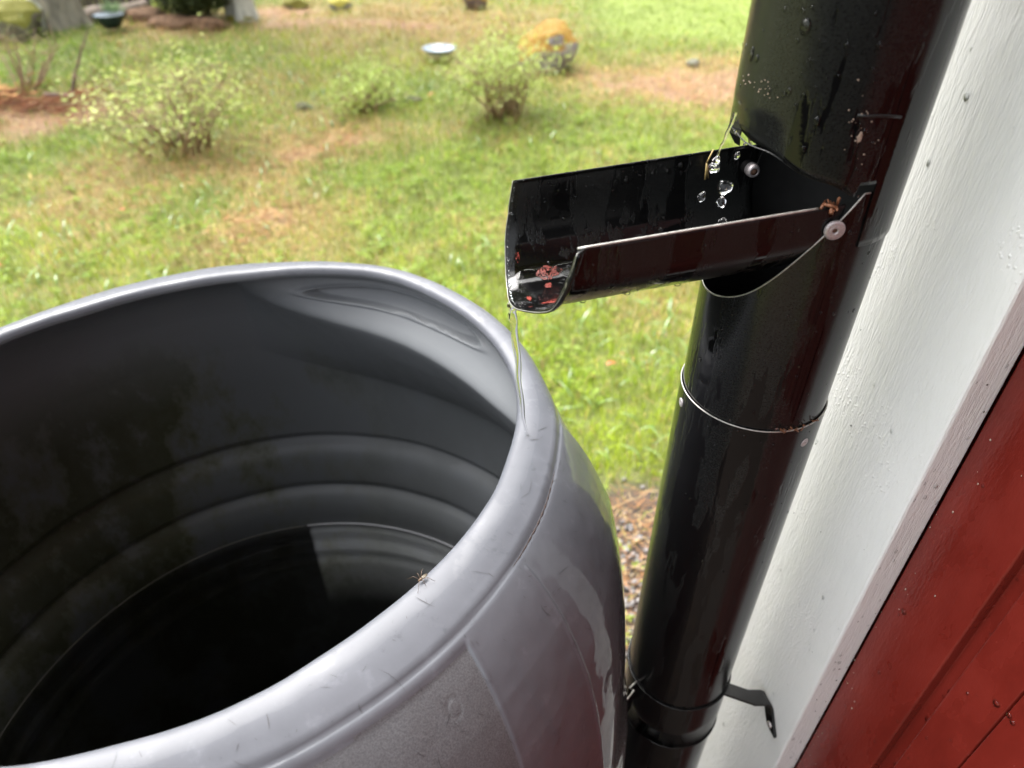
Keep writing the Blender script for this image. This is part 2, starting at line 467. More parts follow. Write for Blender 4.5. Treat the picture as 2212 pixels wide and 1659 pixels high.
BARE = [patch(1570, 178, .36), patch(1460, 172, .34), patch(1500, 205, .28), patch(660, 325, .16), patch(560, 470, .14), patch(740, 300, .14), patch(690, 48, .40), patch(610, 20, .3), patch(860, 60, .3), patch(150, 255, .35), patch(340, 55, .3)]
def fields(x, y):
    dry = np.zeros_like(x)
    w = .35 * (fbm(x * 2.3 + 5, y * 2.3 + 9) - .5)
    for (cx, cy, r) in DRY:
        d = np.hypot((x - cx), (y - cy) * .8) / r
        dry = np.maximum(dry, np.clip(1.25 - d + 2.2 * w, 0, 1))
    dry = np.clip(dry * .9 + .55 * np.clip((fbm(x * 1.7, y * 1.7) - .50) * 3.5, 0, 1), 0, 1)
    lit = np.zeros_like(x)
    for (cx, cy, r) in LITTER:
        d = np.hypot(x - cx, y - cy) / r
        lit = np.maximum(lit, np.clip((1.3 - d) * 2 + 1.5 * w, 0, 1))
    w2 = fbm(x * 5 + 3, y * 5 + 60, 3) - .5
    for (cx, cy, r) in BARE:
        lit = np.maximum(lit, .78 * np.clip((1.15 - np.hypot((x - cx) * .8, (y - cy) * 1.25) / r + 2.2 * w + 1.6 * w2) * 2.2, 0, 1))
    # mown lawn beyond the boulder (to the right, far)
    mown = np.clip((y - 6.1 - (-.25) * (x - .9)) / .7, 0, 1) * np.clip((x - .25 - .10 * (y - 5)) / .5, 0, 1)
    return dry * (1 - mown), lit, mown

def ground_color(x, y):
    dry, lit, mown = fields(x, y)
    g = np.array([.13, .155, .03]); s = np.array([.27, .20, .075]); n = np.array([.065, .046, .034]); mw = np.array([.17, .22, .035])
    c = np.ones((len(x), 3)) * g
    c = c + (s - c) * (dry * .8)[:, None]
    c = c + (mw - c) * mown[:, None]
    nb = np.array([.25, .135, .085]); far = np.clip((np.hypot(x, y) - 1.6) / .5, 0, 1)[:, None]
    c = c + ((n + (nb - n) * far) - c) * lit[:, None]
    return c

def build_ground():
    ys = np.concatenate([np.linspace(-2.5, .4, 12)[:-1], np.linspace(.4, 10, 160), np.geomspace(10.4, 320, 26)])
    xs = np.concatenate([-np.geomspace(320, 7.2, 22), np.linspace(-7, 7, 170), np.geomspace(7.2, 320, 22)])
    X, Y = np.meshgrid(xs, ys)
    Z = ground_z(X, Y) - .004
    V = np.stack([X, Y, Z], -1).reshape(-1, 3)
    F = grid_faces(len(ys), len(xs), False)
    c = ground_color(V[:, 0].copy(), V[:, 1].copy())
    o = mesh_obj('ground', V, F, M_GROUND, colors=c); setp(o, kind='structure')
build_ground()

# ------------------------------------------------------------------ house
TD = np.array([.2215, -.975, 0]); TD /= np.linalg.norm(TD)      # along the wall, towards the viewer
NO = np.array([-.975, -.2215, 0]); NO /= np.linalg.norm(NO)     # out of the wall
W0 = np.array([.2514, .4185, 0])                                # on the face of the corner board
UP = np.array([0, 0, 1.0])
AX = np.stack([TD, NO, UP])
TH = .0268                                                      # corner board proud of the cladding
T_END = .0904
CORNER = -.05
house = thing('house', W0 - NO * .3 + TD * 1.0, 'red wooden house with a white corner board behind the black downpipe', 'house')
BOT, TOP = .22, 2.62
o = mesh_obj('corner_board', *box_vf((CORNER, -TH, BOT), (T_END, 0, TOP), AX, W0), M_WHITE, house, False); bevel(o, .0022)
o = mesh_obj('corner_board', *box_vf((CORNER - .0268, -.16, BOT), (CORNER - .001, -.0015, TOP), AX, W0), M_WHITE, house, False); bevel(o, .0022)
PITCH_B = .1085
prof = [(0, 0), (.0592, 0), (.0602, -.0010), (.0606, -.0090), (.0722, -.0090), (.0726, -.0022), (.0738, -.0012), (.1068, -.0012), (.1076, -.0030), (.1076, -.026), (0, -.026)]
k0 = T_END + .0006
board_me = None
for k in range(26):
    t0 = k0 + k * PITCH_B
    ro = -TH - .0002 - (0 if k % 2 == 0 else .0006)
    V = []; n = len(prof)
    for z in (BOT, TOP):
        for (a, d) in prof: V.append(W0 + TD * (t0 + a) + NO * (ro + d) + UP * z)
    F = [[i, (i + 1) % n, n + (i + 1) % n, n + i] for i in range(n)] + [list(range(n))[::-1], [n + i for i in range(n)]]
    b_ = mesh_obj('cladding_board', np.array(V), F, M_RED, house, False); bevel(b_, .0012)
# sheathing behind, return wall, plinth, eaves
mesh_obj('wall_core', *box_vf((CORNER + .002, -4.0, BOT + .01), (k0 + 26 * PITCH_B, -.056, TOP), AX, W0), M_RED, house, False)
M_CONC = simple('plinth_concrete', (.25, .24, .23), .9, 0, 60, .25, .004)
mesh_obj('foundation', *box_vf((CORNER + .01, -3.98, -.3), (k0 + 26 * PITCH_B - .02, -.07, BOT - .005), AX, W0), M_CONC, house, False)
M_SOFFIT = simple('white_soffit', (.62, .62, .6), .6, 0, 20, .1)
M_ROOF = simple('dark_roof', (.03, .03, .032), .6, 0, 30, .3)
mesh_obj('soffit', *box_vf((CORNER - .30, -4.0, TOP + .002), (k0 + 26 * PITCH_B, .40, TOP + .022), AX, W0), M_SOFFIT, house, False)
mesh_obj('fascia_board', *box_vf((CORNER - .32, .402, TOP - .02), (k0 + 26 * PITCH_B, .424, TOP + .18), AX, W0), M_WHITE, house, False)
V, F = box_vf((CORNER - .34, -4.0, TOP + .19), (k0 + 26 * PITCH_B, .47, TOP + .23), AX, W0)
for v in V:
    v[2] += .45 * max(0, .47 - (v - W0) @ NO)
mesh_obj('roof', V, F, M_ROOF, house, False)

# ------------------------------------------------------------------ downpipe with fold-out spout
PC = np.array([.1734, .4008, 0])
A = np.array([-.975, -.2215, 0]); A /= np.linalg.norm(A)        # direction the spout points
P_ = np.array([-.2215, .975, 0]); P_ /= np.linalg.norm(P_)      # across, away from the viewer
pipe = thing('downpipe', (PC[0], PC[1], 0), 'glossy black round downpipe with a notch and folded-out spout on the house corner', 'downpipe')

def pipe_part(name, r, ztop, zbot, seg=288, rows=24, inner=True, th=.0009, warp=None):
    ph = np.arange(seg) * 2 * math.pi / seg
    dirs = np.cos(ph)[:, None] * A + np.sin(ph)[:, None] * P_
    al = r * np.cos(ph)
    zt = ztop(al, ph) if callable(ztop) else np.full(seg, ztop)
    zb = zbot(al, ph) if callable(zbot) else np.full(seg, zbot)
    V = []
    ks = np.linspace(0, 1, rows)
    for rr in ([r] if not inner else [r, r - th]):
        rows_ = []
        for k in ks:
            z = zt + (zb - zt) * k
            R = np.full(seg, rr)
            if warp is not None: R = R + warp(al, ph, z)
            rows_.append(PC + dirs * R[:, None] + z[:, None] * UP)
        V.append(np.array(rows_))
    if inner:
        V = np.concatenate([V[0], V[1][::-1]])
        V = np.concatenate([V, V[:1]])
    else: V = V[0]
    n = V.shape[0]
    F = grid_faces(n, seg)[:, ::-1]
    fm = np.zeros(len(F), int)
    if inner: fm[rows * seg:(2 * rows - 1) * seg] = 1
    o = mesh_obj(name, V.reshape(-1, 3), F, M_BLACK, pipe, mats=[M_BLACK, M_INSIDE], fmat=fm)
    return o

def z_up(al, ph):
    near = np.sin(ph) < 0
    z = np.where(al > .006, H - .1555 + .42 * al, np.where((al > -.0055) & near, H - .1465, H - .183))
    return z + .0010 * np.sin(9 * ph) * (al > .006)
def z_lo(al, ph):
    near = np.sin(ph) < 0
    far = np.maximum(H - .151 - 4.5 * np.maximum(al, 0), H - .2333)
    zn = np.where(al > -.0055, np.minimum(H - .151 - 1.66 * np.maximum(al, 0), H - .1485 + .0 * al), H - .146)
    zn = np.where((~near) & (al > 0), np.minimum(far, zn), zn)
    return zn - .0008 * np.sin(7 * ph)
def tipwarp(al, ph, z):
    k = np.clip((al - .040) / .010, 0, 1) * np.clip(1 - (z - (H - .137)) / .02, 0, 1)
    return -.0045 * k
# rows concentrated near the cut
def pipe_upper():
    pipe_part('upper_pipe', .0506, lambda a, p: np.full_like(a, H - .02), z_up, rows=40, warp=tipwarp)
    pipe_part('upper_pipe', .0506, TOP + .0, H - .02, rows=3)
pipe_upper()
pipe_part('middle_pipe', .0496, z_lo, H - .335, rows=40)
pipe_part('lower_pipe', .0510, H - .3172, .04, rows=4)
def ring_tube(name, r, zf, rad, a0=0, a1=360, mat=M_EDGE, par=pipe, n=120):
    ph = np.radians(np.linspace(a0, a1, n))
    al = r * np.cos(ph)
    z = zf(al, ph) if callable(zf) else np.full(n, zf)
    Pn = PC + (np.cos(ph)[:, None] * A + np.sin(ph)[:, None] * P_) * r + z[:, None] * UP
    b = Bag(); b.tube(Pn, rad, 6, cap=True); return b.build(name, mat, par)
ring_tube('joint_edge', .0507, H - .3172, .00055, -178, 180)
ring_tube('notch_edge', .0494, lambda a, p: z_lo(a, p), .0005, -94, 20)
ring_tube('notch_edge', .0502, lambda a, p: z_up(a, p), .0004, -82, 82, mat=M_BLACK)
# wet dirt caught in the joint
b = Bag()
for k in range(26):
    ph = math.radians(-random.uniform(82, 118)); p0 = PC + (math.cos(ph) * A + math.sin(ph) * P_) * .0515 + UP * (H - .3165 + random.uniform(0, .0025))
    d = np.array([random.gauss(0, 1), random.gauss(0, 1), random.gauss(0, .25)]); d /= np.linalg.norm(d)
    b.tube([p0, p0 + d * random.uniform(.001, .0035)], random.uniform(.0002, .0006), 5)
b.build('joint_dirt', M_DEBRIS, pipe)

# rivets: one mesh each, dome washer with a hollow mandrel
def rivet(P, n, r, par, core=M_RUST):
    M = frame_to(n)
    prof = [(r * .22, r * .02), (r * .24, r * .13), (r * .30, r * .20), (r * .50, r * .19), (r * .56, r * .15), (r * .62, r * .17), (r * .86, r * .14), (r * .97, r * .07), (r * 1.0, -r * .02), (r * 1.0, -r * .15)]
    V, F = lathe_vf(prof[::-1], 28, M, P)
    o = mesh_obj('rivet', V, F, M_ALU, par)
    V, F = lathe_vf([(r * .225, r * .04), (r * .12, r * .09), (.00001, r * .10)], 16, M, P)
    mesh_obj('rivet_core', V, F, core, o)
    return o
def on_pipe(az_deg, z, r=.0515):           # azimuth as seen around the pipe axis: 0 = spout direction, -90 = towards the viewer
    ph = math.radians(az_deg); n = math.cos(ph) * A + math.sin(ph) * P_
    return PC + n * r + UP * z, n
def pipe_hit(px, py, r):                    # where a sight line meets the pipe (used for placing marks on it)
    d = ray(px, py); a = d[0] ** 2 + d[1] ** 2; bq = -(d[0] * PC[0] + d[1] * PC[1]); c = PC[0] ** 2 + PC[1] ** 2 - r * r
    disc = bq * bq - a * c
    k = (-bq - math.sqrt(max(disc, 0))) / a
    p = d * k + np.array([0, 0, H]); n = p - PC; n[2] = 0; return p, n / np.linalg.norm(n)
p, n = pipe_hit(1803, 498, .0507); rivet(p, n, .0056, pipe)
p, n = pipe_hit(1471, 869, .0511); rivet(p, n, .0034, pipe)
p, n = pipe_hit(1738, 956, .0511); rivet(p, n, .0034, pipe)

# clamp with wall strap
clamp = pipe_part('pipe_clamp', .0521, H - .682, H - .765, rows=3, inner=True, th=.0016)
ring_tube('clamp_ridge', .0523, H - .684, .0009, -180, 180, mat=M_BLACK, par=clamp)
ring_tube('clamp_ridge', .0523, H - .763, .0009, -180, 180, mat=M_BLACK, par=clamp)
def strip(P, w, th, side):                  # bent flat bar: centre line P, width direction `side`
    P = np.asarray(P, float); T = np.gradient(P, axis=0); T /= np.linalg.norm(T, axis=1)[:, None]
    side = np.asarray(side, float)
    if side.ndim == 1: side = np.tile(side, (len(P), 1))
    nn = np.cross(T, side); nn /= np.linalg.norm(nn, axis=1)[:, None]
    V = []
    for k in range(len(P)):
        for (a, c) in ((-1, -1), (1, -1), (1, 1), (-1, 1)):
            V.append(P[k] + side[k] * a * w / 2 + nn[k] * c * th / 2)
    F = [list(f) for f in grid_faces(len(P), 4)] + [[3, 2, 1, 0], [len(V) - 4 + i for i in range(4)]]
    return np.array(V), F
def wallp(t, off, z): return W0 + TD * t + NO * off + UP * z
sp, _ = on_pipe(-150, H - .694, .0515)
pts = [np.array([.2120, .3770, H - .6915]), wallp(.0480, .020, H - .6950), wallp(.0500, .0075, H - .6965), wallp(.0515, .0038, H - .6985), wallp(.0530, .0022, H - .7025), wallp(.0580, .0018, H - .7105), wallp(.0640, .0018, H - .7190), wallp(.0690, .0018, H - .7255), wallp(.0710, .0018, H - .7280), wallp(.0719, .0018, H - .7290)]
V, F = strip(pts, .0168, .0032, TD)
for q in range(4): V[-4 + q] = V[-4:].mean(0) * .6 + V[-4 + q] * .4
for q in range(4): V[-8 + q] = V[-8:-4].mean(0) * .2 + V[-8 + q] * .8
strap = mesh_obj('wall_strap', V, F, M_MATT, clamp, False); bevel(strap, .0010, 2)
sc_p = wallp(.0660, .0034, H - .7218)
V, F = lathe_vf([(.0036, -.001), (.0036, .0004), (.0026, .0016), (.0011, .0018), (.0009, .0010), (.00001, .0009)], 20, frame_to(NO), sc_p)
mesh_obj('screw', V, F, M_ALU, strap)
# folded lug on the barrel side of the clamp
l0, n0 = on_pipe(-12, H - .70, .0520)
side = UP
lug = [l0 - n0 * .002, l0 + n0 * .010 + P_ * -.004, l0 + n0 * .006 - P_ * .008, l0 + n0 * .016 - P_ * .013, l0 + n0 * .022 - P_ * .009]
V, F = strip(lug, .034, .0013, side); o = mesh_obj('clamp_lug', V, F, M_BLACK, clamp, False)
b = Bag(); b.tube(np.array(lug) + UP * .0172, .0008, 6); b.build('lug_edge', M_EDGE, o)

# --- spout (half-round trough), parented to the downpipe by its rivets
CT = np.array([.1626, .3984, 0])
HW, STR = .0468, .016
def depthf(t): return .88 + .25 * t / HW
def sec(t_steps=40):
    out = []
    for k in np.linspace(0, 1, 9)[:-1]: out.append((-HW, -STR * k))
    for th in np.linspace(math.pi, 2 * math.pi, t_steps): out.append((HW * math.cos(th), -STR + HW * depthf(HW * math.cos(th)) * math.sin(th)))
    for k in np.linspace(1, 0, 9)[1:]: out.append((HW, -STR * k))
    return np.array(out)
SEC = sec(); NS = len(SEC)
def rimz(s): return H - .1588 - .0625 * s
SE_T = [-.0468, -.0459, -.0434, -.0395, -.0343, -.0279, -.0206, -.0127, -.0043, .0043, .0127, .0206, .0279, .0343, .0395, .0434, .0459, .0468]
SE_S = [.1492, .1510, .1522, .1532, .1541, .1562, .1595, .1626, .1650, .1662, .1660, .1647, .1638, .1628, .1618, .1610, .1595, .1578]
def s_end(q):
    t, d = SEC[q]
    k = max(0, 1 + d / STR)
    return float(np.interp(t, SE_T, SE_S)) - (.0025 * k if t > .0467 else .0047 * k ** .7 if t < -.0467 else 0)
def trough_pt(q, s, off=0.0):
    t, d = SEC[q]
    a = SEC[max(q - 1, 0)]; c = SEC[min(q + 1, NS - 1)]
    n = np.array([c[1] - a[1], -(c[0] - a[0])]); n /= np.linalg.norm(n) + 1e-9   # outwards
    n = -n if n @ np.array([t, d + STR * .6]) < 0 else n
    return CT + A * s + P_ * (t + n[0] * off) + UP * (rimz(s) + d + n[1] * off)
FQ = [float(np.interp(SEC[q][0], [-.0468, -.036, -.015, .0468], [1, 1, .3, .3])) for q in range(NS)]
rows = []
ks = np.concatenate([np.linspace(0, .93, 30), np.linspace(.955, 1, 5)])
def flare(k): return .0042 * max(0, (k - .962) / .038) ** 1.2
for k in ks: rows.append([trough_pt(q, -.004 + (s_end(q) + .004) * k, flare(k) * FQ[q]) for q in range(NS)])
inner_rows = [[trough_pt(q, -.004 + (s_end(q) + .004) * k, flare(k) * FQ[q] - .0012) for q in range(NS)] for k in ks[::-1]]
V = np.array(rows + inner_rows + rows[:1]).reshape(-1, 3)
F = [list(f) for f in grid_faces(len(ks) * 2 + 1, NS, False)]
nr = len(ks)
for side_q in (0, NS - 1):                  # close the two long rims
    for i in range(nr - 1):
        a = i * NS + side_q; b2 = (i + 1) * NS + side_q
        c = (2 * nr - 1 - i) * NS + side_q; d = (2 * nr - 2 - i) * NS + side_q
        F.append([a, b2, d, c])
spout = mesh_obj('spout', V, F, M_TROUGH, pipe)
for side_q, s0 in ((0, .012), (NS - 1, .004)):
    b = Bag(); b.tube([trough_pt(side_q, s, -.0006) + UP * .0002 for s in np.linspace(s0, s_end(side_q) - .001, 24)], .00075 if side_q == 0 else .00055, 6)
    b.build('spout_rim', M_EDGE if side_q == 0 else M_BLACK, spout)
# rolled lip at the near side of the mouth
b = Bag(); b.tube([trough_pt(q, s_end(q) - .0012, .0030 * FQ[q] - .0004) for q in range(0, 25)], [.0010] + [.0019] * 12 + [.0019 - .0012 * k / 12 for k in range(12)], 8); b.build('mouth_lip', M_TROUGH, spout)
# thin bare edge round the mouth
b = Bag(); b.tube([trough_pt(q, s_end(q) + .0003, .0042 * FQ[q] - .0008) for q in range(0, NS)], .00028, 5); b.build('mouth_edge', M_EDGE, spout)
# far pivot rivet, seen from inside
pr = CT + A * -.0005 + P_ * (HW - .0022) + UP * (H - .1738)
V, F = lathe_vf([(.0044, -.002), (.0044, .0016), (.0040, .0042), (.0030, .0052), (.0022, .0050), (.0021, .0046)], 22, frame_to(-P_ + A * .1), pr)
rv = mesh_obj('rivet', V, F, M_ALU, spout)
V, F = lathe_vf([(.0022, .0048), (.0012, .0056), (.00001, .0058)], 14, frame_to(-P_ + A * .1), pr); mesh_obj('rivet_core', V, F, M_RUST, rv)
# sloping tongue inside the pipe that guides the water into the spout
# red paint smears inside the mouth
def smear(q0, q1, s0, s1, seed):
    b = Bag(); r = random.Random(seed)
    n = 9
    top = []; bot = []
    for i in range(n):
        f = i / (n - 1); s = s0 + (s1 - s0) * f
        wob = (1 - (2 * f - 1) ** 2) ** .5 * (.75 + .35 * r.random())
        qc = (q0 + q1) / 2; hw = (q1 - q0) / 2 * max(wob, .05)
        def at(qf):
            qi = int(math.floor(qf)); fr = qf - qi
            return trough_pt(qi, s, -.0016) * (1 - fr) + trough_pt(qi + 1, s, -.0016) * fr
        top.append(at(qc - hw + r.uniform(-.2, .2))); bot.append(at(qc + hw + r.uniform(-.2, .2)))
    b.add(np.array(top + bot), [[i, i + 1, n + i + 1, n + i] for i in range(n - 1)])
    return b.build('paint_smear', M_REDPAINT, spout)
smear(33.5, 36.5, .128, .146, 1); smear(31, 32.6, .137, .143, 2); smear(23, 26, .130, .152, 3); smear(27.5, 29.5, .1535, .1565, 4); smear(38, 40, .1535, .1565, 5)

# marks on the upper pipe
def pipe_blob(name, px, py, w, h, mat, r=.0510, seed=0, par=pipe):
    p, n = pipe_hit(px, py, r); rr = random.Random(seed)
    t = np.cross(UP, n); m = 14
    ring = []
    for i in range(m):
        a = 2 * math.pi * i / m; k = rr.uniform(.6, 1.1)
        q = p + t * math.cos(a) * w * k + UP * math.sin(a) * h * k
        d = q - PC; d[2] = 0; d = d / np.linalg.norm(d) * r; ring.append(np.array([PC[0] + d[0], PC[1] + d[1], q[2]]))
    V = np.array([p + n * .0006] + ring); F = [[0, 1 + i, 1 + (i + 1) % m] for i in range(m)]
    return mesh_obj(name, V, F, mat, par)
pipe_blob('paint_scab', 1857, 296, .0016, .0030, M_BEIGE, seed=3)
b = Bag()
for k in range(46):
    px = random.gauss(1640, 15) if k < 22 else random.gauss(1868, 22); py = (170 + (px - 1610) * .55 + random.gauss(0, 8)) if k < 22 else random.gauss(270, 50)
    p, n = pipe_hit(px, py, .0507); iv, jf = ico(1); s = random.uniform(.00015, .0005)
    b.add(p + iv * s, jf)
setp(b.build('lime_specks', M_BEIGE, pipe), kind='stuff')
pp = []
for px, py in ((1852, 249), (1875, 251), (1900, 250), (1925, 251), (1946, 253)):
    p, n = pipe_hit(px, py, .0507); pp.append(p)
b = Bag(); b.tube(pp, .0008, 6); b.build('crimp_line', M_FOLD, pipe)
tp, tn = on_pipe(12, H - .133, .0475)
b = Bag(); V, F = strip([tp + UP * .002, tp + UP * -.004 + A * .001, tp - UP * .010 - A * .002], .011, .0009, P_ * .9 + A * .1); V[8:] = V[8:] * .5 + V[8:].mean(0) * .5
b.add(V, F); b.build('bent_tab', M_BLACK, pipe, False)

# bits caught on the spout
twig = Bag()
for k in range(9):
    p0 = np.array(pipe_hit(1795, 444, .0500)[0]) + np.array([random.gauss(0, .002), -.001 + random.gauss(0, .0015), random.gauss(0, .0008)])
    d = -TD * random.uniform(-1, 1) + A * random.uniform(-.3, .8); d[2] = random.gauss(0, .2); d /= np.linalg.norm(d)
    twig.tube([p0 - d * .004, p0 + d * random.uniform(.002, .006)], random.uniform(.0004, .0009), 5)
o = twig.build('bark_scrap', M_DEBRIS); setp(o, 'reddish brown bark scrap wedged where the spout meets the black pipe', 'bark scrap')
def on_side(px, py, t):
    r_ = ray(px, py)[:2]; k = (t + CT[:2] @ P_[:2]) / (r_ @ P_[:2]); d = ray(px, py) * k; return d + np.array([0, 0, H])
b = Bag(); b.tube([on_side(1541, 323, .040), on_side(1530, 345, .040), on_side(1527, 352, .042)], .0005, 5); b.tube([on_side(1527, 352, .042), on_side(1523, 388, .042)], .0007, 5); b.tube([on_side(1527, 352, .042), on_side(1530, 385, .042)], .0004, 5)
o = b.build('straw_stalk', M_STRAW); setp(o, 'thin yellow straw stalk hanging over the far rim of the spout', 'straw')
# ------------------------------------------------------------------ rain barrel
RC = np.array([-.2357, .4103]); SHEAR = -.16; ZR = -.360
dev_deg = np.array([-207, -180, -130, -93, -81, -71, -61, -57, -48, -39, -31, -23, -18, -11, -5, 1, 8, 14, 22, 30, 39, 50, 60, 69, 77, 85, 97, 117, 136, 153], float)
dev_val = np.array([.009, .015, .016, .0156, .0069, .0034, -.0016, -.0048, -.0072, -.0078, -.007, -.0062, -.0045, -.0047, -.0027, 0, .0026, .0037, .0045, .0053, .0056, .0062, .0085, .0073, .0013, -.0039, -.0123, -.0127, -.0077, .009])
def rim_dev(deg):
    d = ((np.asarray(deg, float) + 207) % 360) - 207
    return sum(np.interp(((d + o + 207) % 360) - 207, dev_deg, dev_val) for o in (-3, -1, 0, 1, 3)) / 5
def smooth_prof(P, n, it=2):
    P = np.asarray(P, float)
    for _ in range(it):                     # corner cutting
        Q = [P[0]]
        for a, c in zip(P[:-1], P[1:]): Q += [a * .75 + c * .25, a * .25 + c * .75]
        Q.append(P[-1]); P = np.array(Q)
    L = np.r_[0, np.cumsum(np.hypot(*np.diff(P, axis=0).T))]
    return P, L
def resample(P, ts):
    L = np.r_[0, np.cumsum(np.hypot(*np.diff(P, axis=0).T))]; L /= L[-1]
    return np.stack([np.interp(ts, L, P[:, 0]), np.interp(ts, L, P[:, 1])], -1)
def handle_w(deg, c=50, hw=54):
    d = np.abs(((deg - c + 180) % 360) - 180) / hw
    return np.clip(1 - d ** 2.6, 0, 1) ** .8

barrel = thing('rain_barrel', (RC[0], RC[1] , 0), 'grey plastic rain barrel with cut open top and dark inside under the spout', 'rain barrel')
# outer: rim edge -> shoulder -> body; each row (R, depth below the camera)
OUT_N = [(.2390, -.3640), (.2396, -.3600), (.2420, -.3582), (.2470, -.3578), (.2560, -.3590), (.2660, -.3635), (.2715, -.3675), (.2770, -.3720), (.2880, -.3850), (.2990, -.4030), (.3100, -.4250), (.3200, -.4500), (.3300, -.4950), (.3360, -.5500), (.3390, -.6200), (.3450, -.6420), (.3430, -.6700), (.3440, -.7150), (.3400, -.7400), (.3390, -1.3900)]
OUT_H = [(.2390, -.3640), (.2396, -.3600), (.2420, -.3582), (.2470, -.3578), (.2540, -.3590), (.2610, -.3620), (.2655, -.3665), (.2670, -.3740), (.2680, -.3900), (.2700, -.4120), (.2850, -.4500), (.3090, -.4900), (.3310, -.5300), (.3375, -.5700), (.3390, -.6200), (.3450, -.6420), (.3430, -.6700), (.3440, -.7150), (.3400, -.7400), (.3390, -1.3900)]
phi = np.concatenate([np.arange(-112, 40, .22), np.arange(40, 248, 1.5)])
ts_o = np.concatenate([np.linspace(0, .035, 16)[:-1], np.linspace(.035, .20, 120)[:-1], np.linspace(.20, 1, 70)])
pn, _ = smooth_prof(OUT_N, 0, 2); ph_, _ = smooth_prof(OUT_H, 0, 2)
PN = resample(pn, ts_o); PH = resample(ph_, ts_o)
def build_outer():
    w = handle_w(phi, 50, 48)[:, None]; dv = rim_dev(phi)[:, None]
    R = PN[None, :, 0] * (1 - w) + PH[None, :, 0] * w
    Z = PN[None, :, 1] * (1 - w) + PH[None, :, 1] * w
    R = R + dv * np.clip((.300 - R) / .055, 0, 1)
    deg = phi[:, None] + 0 * R
    # crease round the foot of the shoulder
    cr = .2722 + .0011 * np.sin(np.radians(deg) * 5) + dv * .5
    g = np.exp(-((R - cr) / .0012) ** 2) * np.clip((20 - deg) / 15, 0, 1)
    lipb = np.exp(-((R - cr + .003) / .0022) ** 2) * np.clip((20 - deg) / 15, 0, 1)
    below = 1 / (1 + np.exp(-(R - cr) / .0006))
    Zd = -.0016 * g + .0007 * lipb - .0012 * below * np.clip((.33 - R) / .02, 0, 1) * np.clip((deg + 30) / 4, 0, 1)
    # mould line running down at the end of the hand-hold
    ml = np.exp(-((deg + 27.0 + 1.2 * (Z + .37) / .17) / .22) ** 2) * (R > .274)
    # weld marks across the shoulder
    for d0 in (-14.5, -11.8, -9.0):
        Zd = Zd + .0007 * np.exp(-((deg - d0) / .5) ** 2) * np.clip(1 - np.abs(R - .2635) / .007, 0, 1)
    # sunken grained panel
    e1 = 1 / (1 + np.exp((deg + 40.3) / .10)); e2 = 1 / (1 + np.exp(-(R - cr - .0058 - .0000 * deg) / .00045))
    # rounded corner
    pan = e1 * e2
    Zd = Zd - .0022 * pan + .0009 * np.exp(-((deg + 40.3) / .5) ** 2) * e2 * (deg > -40.3)
    arc = np.hypot((deg + 45.2) * math.pi / 180 * .285, (R - .2885) * 1.25)
    Zd = Zd - .0009 * np.exp(-((arc - .0042) / .0006) ** 2)
    Rd = -.4 * Zd * 0 + .0011 * ml * 1.0
    wav = .0011 * (fbm(deg / 11 + 40, Z * 26 + 3, 2) - .5) + .0004 * (fbm(deg / 2.3 + 40, Z * 90 + 3, 2) - .5)
    R2 = R + Rd * .9 + wav * .6; Z2 = Z + Zd + ml * .0005 + wav * np.clip((R - .242) / .01, 0, 1)
    a = np.radians(phi)[:, None]
    d = ZR - Z2
    X = RC[0] + R2 * np.cos(a); Y = RC[1] + SHEAR * np.clip(d, -.01, .42) + R2 * np.sin(a)
    V = np.stack([X, Y, Z2 + H], -1).transpose(1, 0, 2)          # rows = profile
    F = grid_faces(len(ts_o), len(phi))
    fm = (pan > .5).transpose(1, 0)
    fm = (fm[:-1, :] & np.roll(fm, -1, 1)[1:, :]).reshape(-1).astype(int)
    return mesh_obj('shell', V.reshape(-1, 3), F[:, ::-1], None, barrel, mats=[M_BARREL, M_PANEL], fmat=fm), V
shell, SV = build_outer()
def shell_at(deg, tt):                      # position and outward normal on the shell
    i = int(np.argmin(np.abs(phi - deg))); j = int(np.clip(np.searchsorted(ts_o, tt), 1, len(ts_o) - 2))
    p = SV[j, i]; du = SV[j, (i + 2) % len(phi)] - SV[j, i - 2]; dv = SV[j + 1, i] - SV[j - 1, i]
    n = np.cross(dv, du); n /= np.linalg.norm(n)
    if n[2] < 0: n = -n
    return p, n, du / np.linalg.norm(du), dv / np.linalg.norm(dv)

IN_N = [(.2390, -.3640), (.2400, -.3672), (.2460, -.3700), (.2600, -.3765), (.2780, -.3900), (.2950, -.4060), (.3080, -.4250), (.3200, -.4550), (.3280, -.5000), (.3320, -.5500), (.3325, -.6000), (.3330, -.6360), (.3400, -.6395), (.3395, -.6430), (.3245, -.6530), (.3190, -.6680), (.3195, -.7030), (.3265, -.7085), (.3255, -.7125), (.3145, -.7215), (.3105, -.7380), (.3145, -.7700), (.3145, -.7960), (.3195, -.8040), (.3130, -.8140), (.3130, -.8280), (.3190, -.8370), (.3130, -.8480), (.3145, -.8700), (.315, -1.36)]
IN_H = [(.2390, -.3640), (.2400, -.3672), (.2450, -.3690), (.2540, -.3730), (.2620, -.3790), (.2590, -.3860), (.2525, -.3930), (.2425, -.4060), (.2325, -.4205), (.2330, -.4290), (.2625, -.4680), (.3040, -.5240), (.3290, -.5560), (.3330, -.5700), (.3330, -.6250), (.3330, -.6360), (.3400, -.6395), (.3395, -.6430), (.3245, -.6530), (.3190, -.6680), (.3195, -.7030), (.3265, -.7085), (.3255, -.7125), (.3145, -.7215), (.3105, -.7380), (.3145, -.7700), (.3145, -.7960), (.3195, -.8040), (.3130, -.8140), (.3130, -.8280), (.3190, -.8370), (.3130, -.8480), (.3145, -.8700), (.315, -1.36)]
